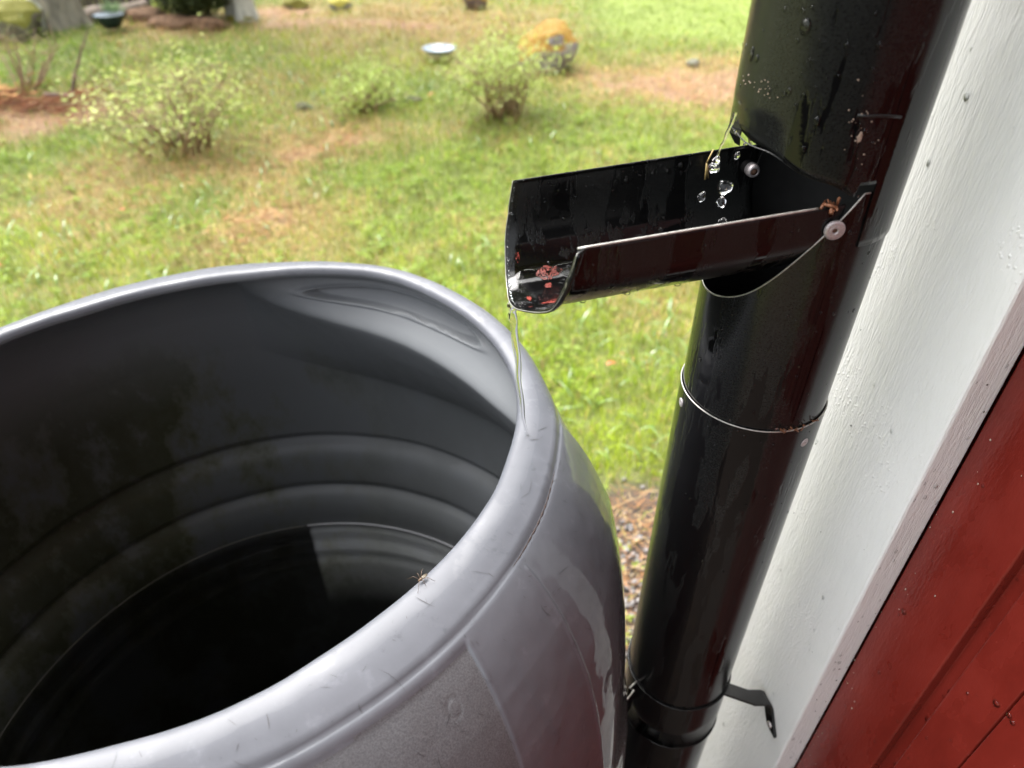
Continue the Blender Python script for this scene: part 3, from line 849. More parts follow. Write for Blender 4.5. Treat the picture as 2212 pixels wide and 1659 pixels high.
def build_inner():
    degs = np.arange(0, 360, .6)
    # same number of samples between matching landmarks (rim, foot of the hand-hold, ribs)
    def rs(P, cuts, counts):
        out = []
        for (a, c), n in zip(zip(cuts[:-1], cuts[1:]), counts):
            q, _ = smooth_prof(np.array(P[a:c + 1]), 0, 2); out.append(resample(q, np.linspace(0, 1, n))[:-1])
        out.append(np.array([P[-1]])); return np.concatenate(out)
    counts = [4, 230, 20, 80, 60]
    a = rs(IN_N, [0, 1, 8, 11, 21, 29], counts); h = rs(IN_H, [0, 1, 12, 15, 25, 33], counts)
    w = handle_w(degs, 50, 53)[:, None]; dv = rim_dev(degs)[:, None]
    R = a[None, :, 0] * (1 - w) + h[None, :, 0] * w; Z = a[None, :, 1] * (1 - w) + h[None, :, 1] * w
    R = R + dv * np.clip((.30 - R) / .055, 0, 1) * np.clip((Z + .47) / .08, 0, 1)
    # shallow oval groove in the sloping face of the hand-hold
    deg = degs[:, None] + 0 * R
    ddeg = ((deg - 62 + 180) % 360 - 180)
    hz = Z + .3935
    e = (ddeg / 25) ** 2 + (hz / .0085) ** 2
    R = R + (.0075 * np.clip((1 - e) * 5.0, 0, 1) - .0022 * np.exp(-((e - 1.08) / .16) ** 2)) * (Z > -.415) * (np.abs(ddeg) < 45)
    R = R + .0020 * (fbm(deg / 14, Z * 14, 3) - .5) * np.clip((-.38 - Z) / .03, 0, 1)
    al = np.radians(degs)[:, None]; d = ZR - Z
    V = np.stack([RC[0] + R * np.cos(al), RC[1] + SHEAR * np.clip(d, -.01, .42) + R * np.sin(al), Z + H], -1).transpose(1, 0, 2)
    # colour under the waterline paints a pale reflection patch, dark beyond its straight edge
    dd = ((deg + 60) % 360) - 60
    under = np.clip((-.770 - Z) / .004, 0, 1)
    lit_patch = np.clip((99 - dd) / .8, 0, 1) * np.clip((dd + 40) / 6, 0, 1) * np.clip((Z + .95) / .13, 0, 1)
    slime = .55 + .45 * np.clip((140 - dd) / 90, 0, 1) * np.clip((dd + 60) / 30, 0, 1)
    k = 1 - under * (1 - (.24 + 4.4 * lit_patch)) - (1 - under) * (1 - slime) * np.clip((-.45 - Z) / .1, 0, 1)
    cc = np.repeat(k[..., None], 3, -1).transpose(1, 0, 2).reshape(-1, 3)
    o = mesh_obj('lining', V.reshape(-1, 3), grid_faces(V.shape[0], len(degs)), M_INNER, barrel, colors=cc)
    sa = o.data.attributes.new('stain', 'FLOAT', 'POINT'); stn = np.clip((dd - 70) / 45, .12, 1).transpose(1, 0); sa.data.foreach_set('value', stn.ravel().astype(np.float32))
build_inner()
# barrel bottom
V, F = lathe_vf([(.336, 0), (.00001, 0)], 48, None, (RC[0], RC[1] + SHEAR * .42, .012)); mesh_obj('barrel_bottom', V, F, M_INNER, barrel)
# open crack along the foot of the shoulder
cp = []
for dg in np.linspace(-28.5, -9, 40):
    i_ = int(np.argmin(np.abs(phi - dg))); ring_ = SV[:, i_]; rr_ = np.hypot(ring_[:, 0] - RC[0], ring_[:, 1] - RC[1]); j_ = int(np.argmin(np.abs(rr_ - (.2722 + rim_dev(dg) * .5 + .0003)) + (ring_[:, 2] < H - .40) * 9))
    cp.append(ring_[j_] + UP * .0001)
b = Bag(); b.tube(cp, [.0001 + .00075 * math.sin(math.pi * k / 39) ** .7 * (.6 + .4 * math.sin(k * 1.9)) for k in range(40)], 5); b.build('crack', simple('crack_dirt', (.035, .022, .018), .8), barrel)
# ring painted pale for the lit meniscus, then dull deposit, at the water's edge
wcx, wcy = RC[0], RC[1] + SHEAR * (-.360 + .770)
def water_edge_ring(a0, a1, rad, mat):
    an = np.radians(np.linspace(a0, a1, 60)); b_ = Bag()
    b_.tube(np.stack([wcx + .3138 * np.cos(an), wcy + .3138 * np.sin(an), np.full(60, H - .7685)], -1), rad, 5); b_.build('meniscus_scum_line', mat, barrel)
water_edge_ring(10, 99, .0013, simple('painted_meniscus', (.42, .42, .44), .5)); water_edge_ring(99, 250, .0006, simple('dull_scum', (.16, .15, .13), .6))
# scratches and rubbed marks on the shoulder
b = Bag()
r_ = random.Random(5)
for k in range(300):
    deg = r_.uniform(-105, 18); tt = r_.uniform(.012, .085) if k < 175 else r_.uniform(.08, .18)
    p, n, u, v = shell_at(deg, tt)
    ang = r_.gauss(.9, .7); L = abs(r_.gauss(0, .005)) + .0008 + (.012 if r_.random() < .06 else 0); wd = r_.uniform(.00006, .00020) * (1.6 if r_.random() < .12 else 1)
    d = u * math.cos(ang) + v * math.sin(ang); sd_ = np.cross(n, d)
    bend = r_.gauss(0, .05) * L
    P3 = [p + d * L * f + sd_ * bend * (1 - (2 * f) ** 2) + n * .00025 for f in (-.5, -.17, .17, .5)]
    ws = [.1, 1, .9, .1]
    V = []
    for q, ww in zip(P3, ws): V += [q - sd_ * wd * ww, q + sd_ * wd * ww]
    b.add(V, [[0, 1, 3, 2], [2, 3, 5, 4], [4, 5, 7, 6]])
setp(b.build('scratches', M_SCRATCH, barrel), kind='stuff')

# water standing in the barrel
WZ = -.770
wc = (RC[0], RC[1] + SHEAR * (ZR - WZ))
V = [(wc[0], wc[1], WZ + H)]; m_ = 128
for rr in (.1, .2, .3165):
    V += [(wc[0] + rr * math.cos(2 * math.pi * i / m_), wc[1] + rr * math.sin(2 * math.pi * i / m_), WZ + H) for i in range(m_)]
F = [[0, 1 + i, 1 + (i + 1) % m_] for i in range(m_)] + [[1 + k * m_ + i, 1 + (k + 1) * m_ + i, 1 + (k + 1) * m_ + (i + 1) % m_, 1 + k * m_ + (i + 1) % m_] for k in range(2) for i in range(m_)]
o = mesh_obj('water', np.array(V), F, M_POOL); setp(o, kind='structure')

# ------------------------------------------------------------------ water on the move
def blob(P, rx, ry, rz, tilt=0, sub=3, seed=0):
    V, F = ico(sub); V = V * np.array([rx, ry, rz])
    r2 = random.Random(seed); V = V * (1 + .20 * np.sin(V[:, 2:3] / rz * 2.4 + r2.uniform(0, 6)) + .12 * np.sin(V[:, 0:1] / rx * 2.7 + V[:, 2:3] / rz * 1.5 + r2.uniform(0, 6)) + .08 * np.sin(V[:, 1:2] / ry * 4 + r2.uniform(0, 6)))
    M = np.array(Euler((0, tilt, 0)).to_matrix()); return V @ M.T + np.array(P), F
# thin stream from the lip of the spout to the barrel shoulder
def stream(name, pts, radii, label, cat='water stream', flat=.6, jig=.0003):
    P = []; R = []
    n = 60
    T = np.linspace(0, 1, len(pts)); f = np.linspace(0, 1, n)
    pts = np.array(pts)
    P = np.stack([np.interp(f, T, pts[:, i]) for i in range(3)], -1)
    for _ in range(6): P[1:-1] = (P[:-2] + P[1:-1] * 2 + P[2:]) / 4
    P[:, 0] += jig * np.sin(f * 21) * np.sin(f * 7 + 1); P[:, 1] += jig * np.cos(f * 17)
    R = np.interp(f, np.linspace(0, 1, len(radii)), radii) * (1 + .10 * np.sin(f * 34))
    V, F = tube_vf(P, R, 12, True, flat)
    o = mesh_obj(name, V, F, M_WATER); setp(o, label, cat); return o
def on_y(px, py, y): r0 = ray(px, py); return r0 * (y / r0[1]) + np.array([0, 0, H])
stream('water_stream', [on_y(1103, 660, .3990), on_y(1108, 672, .4000), on_y(1112, 700, .3995), on_y(1117, 760, .3985), on_y(1124, 830, .3965), on_y(1132, 900, .3930), on_z(1137, 940, H - .3582)],
       [.0050, .0046, .0040, .0032, .0027, .0023, .0019, .0012], 'clear twisting stream of water falling from the spout lip onto the barrel rim', jig=.0008)
stream('water_stream', [on_y(1099, 662, .3995), on_y(1103, 678, .4005), on_y(1106, 710, .4000), on_y(1111, 770, .3990), on_y(1119, 840, .3970), on_y(1128, 900, .3935), on_z(1133, 932, H - .3582)],
       [.0020, .0018, .0014, .0011, .0009, .0008, .0007, .0006], 'thinner strand of water beside the main stream below the spout lip', jig=.0007)
o = mesh_obj('water_drop', *blob(on_y(1099, 685, .400), .0009, .0009, .0026, .0, seed=2), M_WATER); setp(o, 'tiny drop beside the stream just under the spout lip', 'water drop', 'falling drops of water')
# splash puddle on the shoulder
b = Bag()
for (px, py, s) in ((1140, 946, .0032), (1128, 930, .0022), (1125, 958, .002), (1148, 950, .0018)):
    p = on_z(px, py, H - .3592); V, F = blob(p, s, s * 1.2, .0006, 0, 2, 3); b.add(V, F)
o = b.build('splash_puddle', M_BEAD); setp(o, 'small flat splash puddle on the barrel rim where the stream lands', 'puddle')
# from the notch in the pipe
stream('water_stream', [on_side(1588, 243, .004), on_side(1580, 268, .003), on_side(1565, 300, .002), on_side(1552, 330, .0), on_side(1548, 345, 0)], [.0016, .0014, .0011, .0008, .0013],
       'thin water trickle running off the bent tip of the notch', flat=.7, jig=.0002)
stream('water_stream', [on_side(1616, 283, .004), on_side(1618, 296, .003), on_side(1621, 312, .002)], [.0012, .0007, .0010], 'short trickle dripping from the bent tab under the upper pipe', flat=.8, jig=.0001)
DROPS = [(1546, 349, .0021, .0027, 'drop at the lower end of the trickle, above the far rim'), (1541, 364, .0026, .0031, 'round drop falling left of the inside rivet'),
         (1592, 338, .0013, .0020, 'small oval drop falling just above the inside rivet'), (1566, 404, .0036, .0046, 'largest falling drop in the middle of the spout'),
         (1557, 437, .0024, .0036, 'long drop right under the largest falling drop'), (1517, 423, .0021, .0030, 'drop falling left of the largest drop'),
         (1558, 482, .0030, .0030, 'lowest drop half hidden behind the near rim'), (1588, 284, .0008, .0012, 'tiny drop in the air between the two trickles'), (1608, 312, .0006, .0010, 'tiny drop beside the short trickle')]
for i, (px, py, rx, rz, lab) in enumerate(DROPS):
    o = mesh_obj('water_drop', *blob(on_side(px, py, -.002), rx, rx, rz, .15, 3, i), M_WATER); setp(o, lab, 'water drop', 'falling drops of water')

# water lying in the mouth of the spout
def trough_water():
    s0 = .060; rows = []
    for f in np.linspace(0, 1, 26):
        row = []
        half = (.0225 + .004 * f) * min(1, .12 + f * 5)
        for g in np.linspace(-1, 1, 25):
            t = .010 + g * half
            bot = -STR - HW * depthf(t) * math.sqrt(max(0, 1 - (t / HW) ** 2))
            send = float(np.interp(t, SE_T, SE_S))
            s = s0 + (send - .0004 - s0) * f
            lev = -STR - HW * .92 + .0062 + .0006 * math.sin(f * 19 + g * 3) + .0012 * abs(g) ** 6
            lev -= .0062 * max(0, (f - .90) / .10) ** 2 + .009 * max(0, 1 - f * 5)
            lev += .0014 * max(0, math.exp(-((f - .86) / .03) ** 2))
            d = max(lev, bot + .0016)
            row.append(CT + A * s + P_ * t + UP * (rimz(s) + d))
        rows.append(row)
    o = mesh_obj('trickle_water', np.array(rows).reshape(-1, 3), grid_faces(26, 25, False), M_BEAD); setp(o, 'clear water running out through the mouth of the black spout', 'water')
trough_water()

# beads of rain standing on things (nobody could count them)
def beads(name, items, mat=M_BEAD):
    b = Bag(); V0, F0 = ico(2)
    for (p, n, r, el) in items:
        M = np.array(frame_to(n)); V = V0 * np.array([r, r * el, r * .55]); b.add(V @ M.T + p, F0)
    return b.build(name, mat)
it = []
r_ = random.Random(11)
for k in range(330):                        # on the pipe
    px = r_.uniform(1480, 1900); py = r_.uniform(0, 1300)
    lim_l = 1635 - .19 * py * 1.0; 
    try: p, n = pipe_hit(px, py, .0506 if py < 420 else .0497 if py < 900 else .0511)
    except Exception: continue
    ph = p - PC
    if abs(np.linalg.norm(ph[:2]) - .0505) > .004: continue
    if 240 < py < 640 and px < 1830: continue
    it.append((p, n, abs(r_.gauss(0, .0005)) + .00025, r_.uniform(1, 1.6)))
for px, py, r0 in ((1740, 58, .0026), (1622, 120, .0019), (1765, 262, .0017), (1735, 322, .0014), (1693, 205, .0011), (1830, 98, .0014), (1662, 195, .0010), (1722, 88, .0009)):
    p, n = pipe_hit(px, py, .0508); it.append((p, n, r0, 1.5))
o = beads('rain_beads', it); setp(o, 'small rain beads clinging to the black downpipe', 'rain beads', kind='stuff')
it = []
for k in range(240):                        # on the spout's far inside wall and end lip
    q = NS - 1 - int(abs(r_.gauss(0, 6))) if k < 190 else r_.randrange(NS // 2, NS)
    s = r_.uniform(.04, .150) if k < 190 else s_end(q) - .001
    q = int(np.clip(q, NS // 2, NS - 1))
    p = trough_pt(q, min(s, s_end(q) - .001), -.0012); n = -(trough_pt(q, .1, .001) - trough_pt(q, .1, 0)) * 1000
    it.append((p, n, abs(r_.gauss(0, .00055)) + .0002, r_.uniform(.8, 1.4)))
for k in range(50):                         # near outside wall
    q = r_.randrange(2, 20); s = r_.uniform(.02, .14); p = trough_pt(q, s, 0); n = (trough_pt(q, s, .001) - p) * 1000
    it.append((p, n, abs(r_.gauss(0, .0006)) + .0002, 1.3))
for px, py in ((1370, 635), (1273, 632), (1490, 565)):
    q = 22; s = on_side(px, py, -.03); s = (s - CT) @ A; p = trough_pt(q, float(np.clip(s, .02, .14)), .0004); it.append((p, (trough_pt(q, .1, .001) - trough_pt(q, .1, 0)) * 1000, .0019, 1.0))
o = beads('rain_beads', it); setp(o, 'small rain beads standing on the walls of the spout', 'rain beads', kind='stuff')
it = []
for k in range(260):                        # on the red boards and board edge
    t = r_.uniform(.10, .42); z = H - r_.uniform(.25, 1.0); a = (t - k0) % PITCH_B
    d = np.interp(a, [x[0] for x in prof[:9]], [x[1] for x in prof[:9]]); kk = int((t - k0) // PITCH_B)
    p = wallp(t, -TH - .0002 - (0 if kk % 2 == 0 else .0006) + d, z); it.append((p, NO, abs(r_.gauss(0, .0011)) + .0004, r_.uniform(1, 1.4)))
for k in range(14):
    p = wallp(T_END + .0003, -r_.uniform(.003, .024), H - r_.uniform(.3, .9)); it.append((p, TD, abs(r_.gauss(0, .0007)) + .0003, 1.4))
o = beads('rain_beads', it); setp(o, 'small rain beads on the red painted cladding boards', 'rain beads', kind='stuff')

it = []
for k in range(26):                         # on the white corner board and its edge
    t = r_.uniform(-.01, .088); z = H - r_.uniform(.02, .85); it.append((wallp(t, .0, z), NO, abs(r_.gauss(0, .0008)) + .0004, r_.uniform(1, 1.9)))
for k in range(30):
    it.append((wallp(T_END + .0002, -r_.uniform(.002, .025), H - r_.uniform(.25, .95)), TD, abs(r_.gauss(0, .0008)) + .0004, r_.uniform(1, 2.2)))
o = beads('rain_beads', it); setp(o, 'rain beads sitting on the white painted corner board', 'rain beads', kind='stuff')
b = Bag(); V0, F0 = ico(1)
for k in range(60):
    if k < 8: p_ = wallp(r_.uniform(-.01, .088), .0003, H - r_.uniform(0, .85)); n_ = NO
    elif k < 16: p_ = wallp(T_END + .0003, -r_.uniform(.002, .025), H - r_.uniform(.25, .95)); n_ = TD
    else: p_ = wallp(k0 + abs(r_.gauss(0, .012)), -TH + .0002, H - r_.uniform(.3, .95)); n_ = NO
    sz = r_.uniform(.00025, .0008); b.add(V0 * np.array([sz, sz * r_.uniform(.6, 1.8), sz * .3]) @ np.array(frame_to(n_)).T + p_, F0, color=np.array([.05, .04, .035]) if k < 16 else np.array([.45, .36, .30]))
setp(b.build('dirt_specks', M_TINT, house), kind='stuff')

# crane-fly like insect resting on the barrel rim
ip = on_z(912, 1253, H - .3575)
fly = thing('insect', ip, 'small brown long-legged insect resting on the near edge of the barrel rim', 'insect')
M_FLY = simple('insect_brown', (.085, .05, .025), .5, 0, 900, .5); M_WING = simple('insect_wing', (.13, .11, .08), .3)
dv = np.array([.75, .66, 0]); dv /= np.linalg.norm(dv); sv = np.array([-dv[1], dv[0], 0])
b = Bag()
prof_b = [(-.0032, .0002), (-.0026, .0006), (-.0012, .0007), (0, .0006), (.0004, .0009), (.0011, .0010), (.0017, .0007), (.0019, .0004), (.0023, .0006), (.0027, .0004), (.0029, .0001)]
b.tube([ip + dv * -a + UP * .0016 for a, r in prof_b], [r for a, r in prof_b], 10)
b.build('body', M_FLY, fly)
for k, (a, out, rea) in enumerate(((.0006, 1, .006), (.0011, 1, .001), (.0016, 1, -.005), (.0006, -1, .006), (.0011, -1, .0), (.0016, -1, -.006))):
    p0 = ip - dv * a + UP * .0016; kn = p0 + sv * out * .0032 + dv * rea * .45 + UP * .0022; ft = p0 + sv * out * .0062 + dv * rea - UP * .0014
    if ft[0] + .236 < 0: pass
    bb = Bag(); bb.tube([p0, kn, ft], [.00018, .00015, .00009], 5); bb.build('leg', M_FLY, fly)
for s in (1, -1):
    q = ip + UP * .0023 - dv * .0012
    V = [q, q + dv * .0022 + sv * s * .0011, q + dv * .0046 + sv * s * .0009, q + dv * .0052 + sv * s * .0002, q + dv * .0030 - sv * s * .0001]
    V = V + [v + UP * .00006 for v in V]; F = [[0, 1, 2, 3, 4], [9, 8, 7, 6, 5]] + [[i, 5 + i, 5 + (i + 1) % 5, (i + 1) % 5] for i in range(5)]
    mesh_obj('wing', np.array(V), F, M_WING, fly)

# ------------------------------------------------------------------ garden: grass and low plants
HOUSE_CUT = lambda x, y: ((np.stack([x, y], -1) - W0[:2]) @ NO[:2] < .02) & ((np.stack([x, y], -1) - W0[:2]) @ TD[:2] > CORNER - .03)
def in_barrel(x, y): return np.hypot(x - RC[0], y - RC[1] + .06) < .36

def grass():
    n = 330000
    az = rng.uniform(-.95, .85, n); d = .55 + (10.8 - .55) * rng.random(n) ** 1.12
    x = d * np.sin(az); y = d * np.cos(az)
    dry, lit, mown = fields(x, y)
    keep = ~HOUSE_CUT(x, y) & ~in_barrel(x, y) & (rng.random(n) > lit * .93) & (rng.random(n) > dry * .12)
    x, y, d, dry, lit, mown = (q[keep] for q in (x, y, d, dry, lit, mown)); n = len(x)
    tuft = fbm(x * 3.1 + 2, y * 3.1 + 5, 3)
    isdry = rng.random(n) < (.08 + .74 * dry) * (1 - .7 * mown)
    h = (.022 + .05 * rng.random(n) ** 2 + .085 * np.clip(tuft - .50, 0, 1) * rng.random(n)) * (1 - .55 * mown)
    h = h * np.clip((d - .3) / 1.6, .45, 1.0)
    tall = rng.random(n) < .012; h[tall & (mown < .5)] *= 2.2
    wd = (.0013 + .00035 * d) * rng.uniform(.7, 1.5, n)
    yaw = rng.uniform(0, 2 * math.pi, n); lean = rng.uniform(.1, 1.0, n) + .55 * isdry
    ux, uy = np.cos(yaw), np.sin(yaw)
    side = np.stack([-uy, ux, np.zeros(n)], -1); fw = np.stack([ux, uy, np.zeros(n)], -1)
    base = np.stack([x, y, ground_z(x, y) - .003], -1)
    up = np.array([0, 0, 1.0])
    mid = base + up * (h * .62)[:, None] + fw * (h * .28 * lean)[:, None]
    tip = base + up * (h * np.clip(1.05 - .45 * lean, .15, 1))[:, None] + fw * (h * .95 * lean)[:, None]
    V = np.stack([base - side * wd[:, None] * .5, base + side * wd[:, None] * .5, mid + side * wd[:, None] * .45, mid - side * wd[:, None] * .45, tip], 1).reshape(-1, 3)
    i = np.arange(n) * 5
    F = np.concatenate([np.stack([i, i + 1, i + 2], -1), np.stack([i, i + 2, i + 3], -1), np.stack([i + 3, i + 2, i + 4], -1)])
    big = fbm(x * .8 + 31, y * .8 + 17, 3)
    g1 = np.array([.16, .27, .030]); g2 = np.array([.31, .38, .040]); s1 = np.array([.46, .36, .13]); s2 = np.array([.30, .16, .07]); mw = np.array([.21, .28, .045])
    k = np.clip((big - .35) * 3 + rng.normal(0, .25, n), 0, 1)[:, None]
    c = g1 + (g2 - g1) * k
    c = c + (mw - c) * (mown * .8)[:, None]
    sd_ = s1 + (s2 - s1) * (rng.random(n) ** (1.6 - .9 * dry))[:, None]
    nearc = np.clip((2.6 - d) / 1.2, 0, 1)[:, None]; c = c * (1 - nearc * np.array([.06, 0, .6])) * (1 + .12 * nearc)
    c = np.where(isdry[:, None], sd_, c) * (rng.uniform(.5, 1.45, n) * (.50 + 1.0 * fbm(x * 7 + 3, y * 7 + 1, 3)))[:, None]
    o = mesh_obj('grass', V, F, M_BLADE, smooth=False, colors=np.repeat(c, 5, 0)); setp(o, kind='stuff')
grass()

def leaf_quads(P, yaw, pitch, L, W, color, name, mat, parent=None, kind=None, curl=.2):
    n = len(P)
    d = np.stack([np.cos(yaw) * np.cos(pitch), np.sin(yaw) * np.cos(pitch), np.sin(pitch)], -1)
    s = np.stack([-np.sin(yaw), np.cos(yaw), np.zeros(n)], -1)
    roll = rng.normal(0, .45, n); nn = np.cross(s, d) ; s = s * np.cos(roll)[:, None] + nn * np.sin(roll)[:, None]; nn = np.cross(s, d)
    L = L[:, None]; W = W[:, None]
    V = np.stack([P, P + d * L * .45 + s * W * .5 + nn * L * curl * .3, P + d * L, P + d * L * .45 - s * W * .5 + nn * L * curl * .3, P + d * L * .5], 1).reshape(-1, 3)
    i = np.arange(n) * 5
    F = np.concatenate([np.stack([i, i + 1, i + 4], -1), np.stack([i + 1, i + 2, i + 4], -1), np.stack([i + 2, i + 3, i + 4], -1), np.stack([i + 3, i, i + 4], -1)])
    o = mesh_obj(name, V, F, mat, parent, True, colors=np.repeat(color, 5, 0))
    if kind: setp(o, kind=kind)
    return o
def weeds():
    n = 8500                                # rosettes of small leaves near the house
    az = rng.uniform(-.9, .75, n); d = .6 + 4.2 * rng.random(n) ** 1.0
    x = d * np.sin(az); y = d * np.cos(az)
    dry, lit, mown = fields(x, y)
    keep = ~HOUSE_CUT(x, y) & ~in_barrel(x, y) & (rng.random(n) > dry * .75) & (rng.random(n) > lit * .80) & (fbm(x * 2.2 + 50, y * 2.2 + 8, 3) > .42)
    x, y = x[keep], y[keep]; m = len(x); k = 8
    X = np.repeat(x, k); Y = np.repeat(y, k)
    hh = np.repeat(rng.uniform(.004, .035, m), k)
    P = np.stack([X + rng.normal(0, .004, m * k), Y + rng.normal(0, .004, m * k), ground_z(X, Y) + hh + rng.uniform(-.004, .006, m * k)], -1)
    yaw = np.tile(np.arange(k) * 2 * math.pi / k, m) + np.repeat(rng.uniform(0, 6.3, m), k) + rng.normal(0, .2, m * k)
    c = np.repeat(np.array([.21, .32, .045]) + rng.random((m, 1)) * np.array([.10, .08, .02]), k, 0) * rng.uniform(.8, 1.2, (m * k, 1))
    sz = np.repeat(rng.uniform(.6, 1.35, m) * (.75 + .13 * np.hypot(x, y)), k)
    leaf_quads(P, yaw, rng.uniform(0, .7, m * k), .017 * sz * rng.uniform(.7, 1.2, m * k), .0065 * sz, c, 'ground_cover', M_LEAF, kind='stuff')
weeds()
def long_blades():                            # rain-wet arching blades standing out of the lawn
    n = 1700; az = rng.uniform(-.9, .6, n); d = .9 + 4.5 * rng.random(n); x = d * np.sin(az); y = d * np.cos(az)
    dry, lit, mown = fields(x, y); keep = ~HOUSE_CUT(x, y) & ~in_barrel(x, y) & (mown < .3) & (lit < .3) & (fbm(x * 1.5 + 9, y * 1.5 + 77, 3) > .44)
    x, y, d = x[keep], y[keep], d[keep]; n = len(x); yaw = rng.uniform(0, 6.3, n); L = rng.uniform(.06, .15, n); w = rng.uniform(.0035, .007, n) * (.7 + .15 * d)
    fw = np.stack([np.cos(yaw), np.sin(yaw), np.zeros(n)], -1); sd_ = np.stack([-np.sin(yaw), np.cos(yaw), np.zeros(n)], -1); b0 = np.stack([x, y, ground_z(x, y)], -1)
    rows = []
    for f, ww in ((0, .6), (.25, 1), (.5, 1), (.75, .75), (1, .08)):
        c_ = b0 + fw * (L * .85 * f ** 1.4)[:, None] + UP * (L * (1.25 * f - .85 * f * f))[:, None]; rows += [c_ - sd_ * (w * ww / 2)[:, None], c_ + sd_ * (w * ww / 2)[:, None]]
    V = np.stack(rows, 1).reshape(-1, 3); i = np.arange(n)[:, None] * 10
    F = np.concatenate([np.concatenate([i + 2 * k, i + 2 * k + 1, i + 2 * k + 3, i + 2 * k + 2], 1) for k in range(4)])
    c = np.array([.16, .27, .07]) * rng.uniform(.7, 1.25, (n, 1)); o = mesh_obj('wet_grass', V, F, tinted('wet_blades', .10, .3, .9), colors=np.repeat(c, 10, 0)); setp(o, kind='stuff')
long_blades()
def litter():
    b = Bag(); r2 = random.Random(21); pts = []
    n = 5200
    V = []; F = []; C = []
    for k in range(n):                        # dry needles and stalks round the foot of the pipe and in the dry patches
        if k < 1300: cx, cy, rr = r2.choice(LITTER[:5])
        else: cx, cy, rr = r2.choice(DRY + BARE * 2)
        x = r2.gauss(cx, rr * .55); y = r2.gauss(cy, rr * .55)
        if HOUSE_CUT(np.array([x]), np.array([y]))[0] or in_barrel(x, y): continue
        z = float(ground_z(np.array([x]), np.array([y]))[0]) + r2.uniform(.002, .016)
        a = r2.uniform(0, 6.28); L = r2.uniform(.015, .05) * (1 if k < 1300 else 1.6); w = r2.uniform(.0006, .0014) * (1 if k < 1300 else 2.2); dz = r2.gauss(0, .006)
        d = np.array([math.cos(a) * L, math.sin(a) * L, dz]); s = np.array([-math.sin(a), math.cos(a), 0]) * w; p = np.array([x, y, z]); i = len(V)
        V += [p - d / 2 - s, p - d / 2 + s, p + d / 2 + s * .6, p + d / 2 - s * .6, p + UP * w]; F += [[i, i + 1, i + 4], [i + 1, i + 2, i + 4], [i + 2, i + 3, i + 4], [i + 3, i, i + 4]]
        col = np.array([.30, .155, .065]) * r2.uniform(.5, 1.25) if r2.random() < .7 else np.array([.42, .31, .15]) * r2.uniform(.7, 1.2); C += [col] * 5
    o = mesh_obj('needle_litter', np.array(V), F, M_TINT, colors=np.array(C)); setp(o, kind='stuff')
    V = []; F = []; C = []; iv, jf = ico(1)
    for k in range(900):
        cx, cy, rr = LITTER[1] if k < 500 else LITTER[2]
        x = r2.gauss(cx, rr * .5); y = r2.gauss(cy, rr * .5)
        if HOUSE_CUT(np.array([x]), np.array([y]))[0] or in_barrel(x, y): continue
        s = r2.uniform(.003, .010); i = len(V)
        q = iv * np.array([s, s * r2.uniform(.6, 1), s * .6]) * (1 + .15 * rng.normal(0, 1, (len(iv), 1))) + np.array([x, y, float(ground_z(np.array([x]), np.array([y]))[0]) + s * .2])
        V += list(q); F += [[a + i for a in f] for f in jf]; C += [np.array([.20, .19, .185]) * r2.uniform(.5, 1.5)] * len(iv)
    o = mesh_obj('gravel', np.array(V), F, M_TINT, colors=np.array(C)); setp(o, kind='stuff')
litter()

# ------------------------------------------------------------------ garden: shrubs
def shrub(px, py, w, h, nst, nl, leafc, label, seed, dens=1.0, group='shrubs coming into leaf on the lawn', stemc=(.27, .18, .11), lsize=.026, lf=.85):
    c = ground_at(px, py); r2 = random.Random(seed); rg = np.random.default_rng(seed)
    t = thing('shrub', c, label, 'shrub', group)
    b = Bag(); tips = []
    for k in range(nst):
        a = r2.uniform(0, 6.28); rr = r2.uniform(.1, 1) ** .7; L = h * r2.uniform(.65, 1.0)
        p0 = c + np.array([math.cos(a), math.sin(a), 0]) * w * .20 * r2.random(); p1 = c + np.array([math.cos(a) * w * .5 * rr, math.sin(a) * w * .5 * rr, L * (1.05 - .35 * rr)])
        m = (p0 + p1) / 2 + np.array([r2.gauss(0, .03), r2.gauss(0, .03), .12 * L])
        P = [p0, p0 * .6 + m * .4 + np.array([r2.gauss(0, .01), r2.gauss(0, .01), 0]), m, m * .5 + p1 * .5 + np.array([r2.gauss(0, .015), r2.gauss(0, .015), 0]), p1]
        b.tube(P, [.0085, .0070, .0048, .0030, .0014], 5)
        P = np.array(P)
        for j in range(5):
            f = r2.uniform(1.2, 3.9); i0 = int(f); q = P[i0] + (P[i0 + 1] - P[i0]) * (f - i0)
            e = q + np.array([r2.gauss(0, .09 * w / .6), r2.gauss(0, .09 * w / .6), abs(r2.gauss(.07, .05))]) * (h / .5)
            b.tube([q, (q + e) / 2 + UP * .01, e], [.0025, .0018, .001], 4); tips.append((q, e))
        tips.append((P[2], P[4]))
    b.build('stems', simple('stem_bark', stemc, .7, 0, 60, .4), t)
    Q = np.array([(a, e) for a, e in tips]); nl = int(nl * lf); idx = rg.integers(0, len(Q), nl); f = np.where(rg.random(nl) < .6, rg.uniform(.8, 1.1, nl), rg.uniform(.2, 1.0, nl))[:, None]
    P = Q[idx, 0] + (Q[idx, 1] - Q[idx, 0]) * f + rg.normal(0, .038, (nl, 3)) * (w / .6)
    P[:, 2] = np.maximum(P[:, 2], c[2] + .03 + .05 * rg.random(nl))
    col = np.array(leafc) * rg.uniform(.7, 1.35, (nl, 1)) + rg.random((nl, 1)) * np.array([.05, .03, 0])
    leaf_quads(P, rg.uniform(0, 6.3, nl), rg.normal(.25, .5, nl), lsize * rg.uniform(.45, 1.6, nl), lsize * .55 * rg.uniform(.5, 1.4, nl), col, 'foliage', M_LEAF, t)
    return t
YG = (.42, .50, .15)
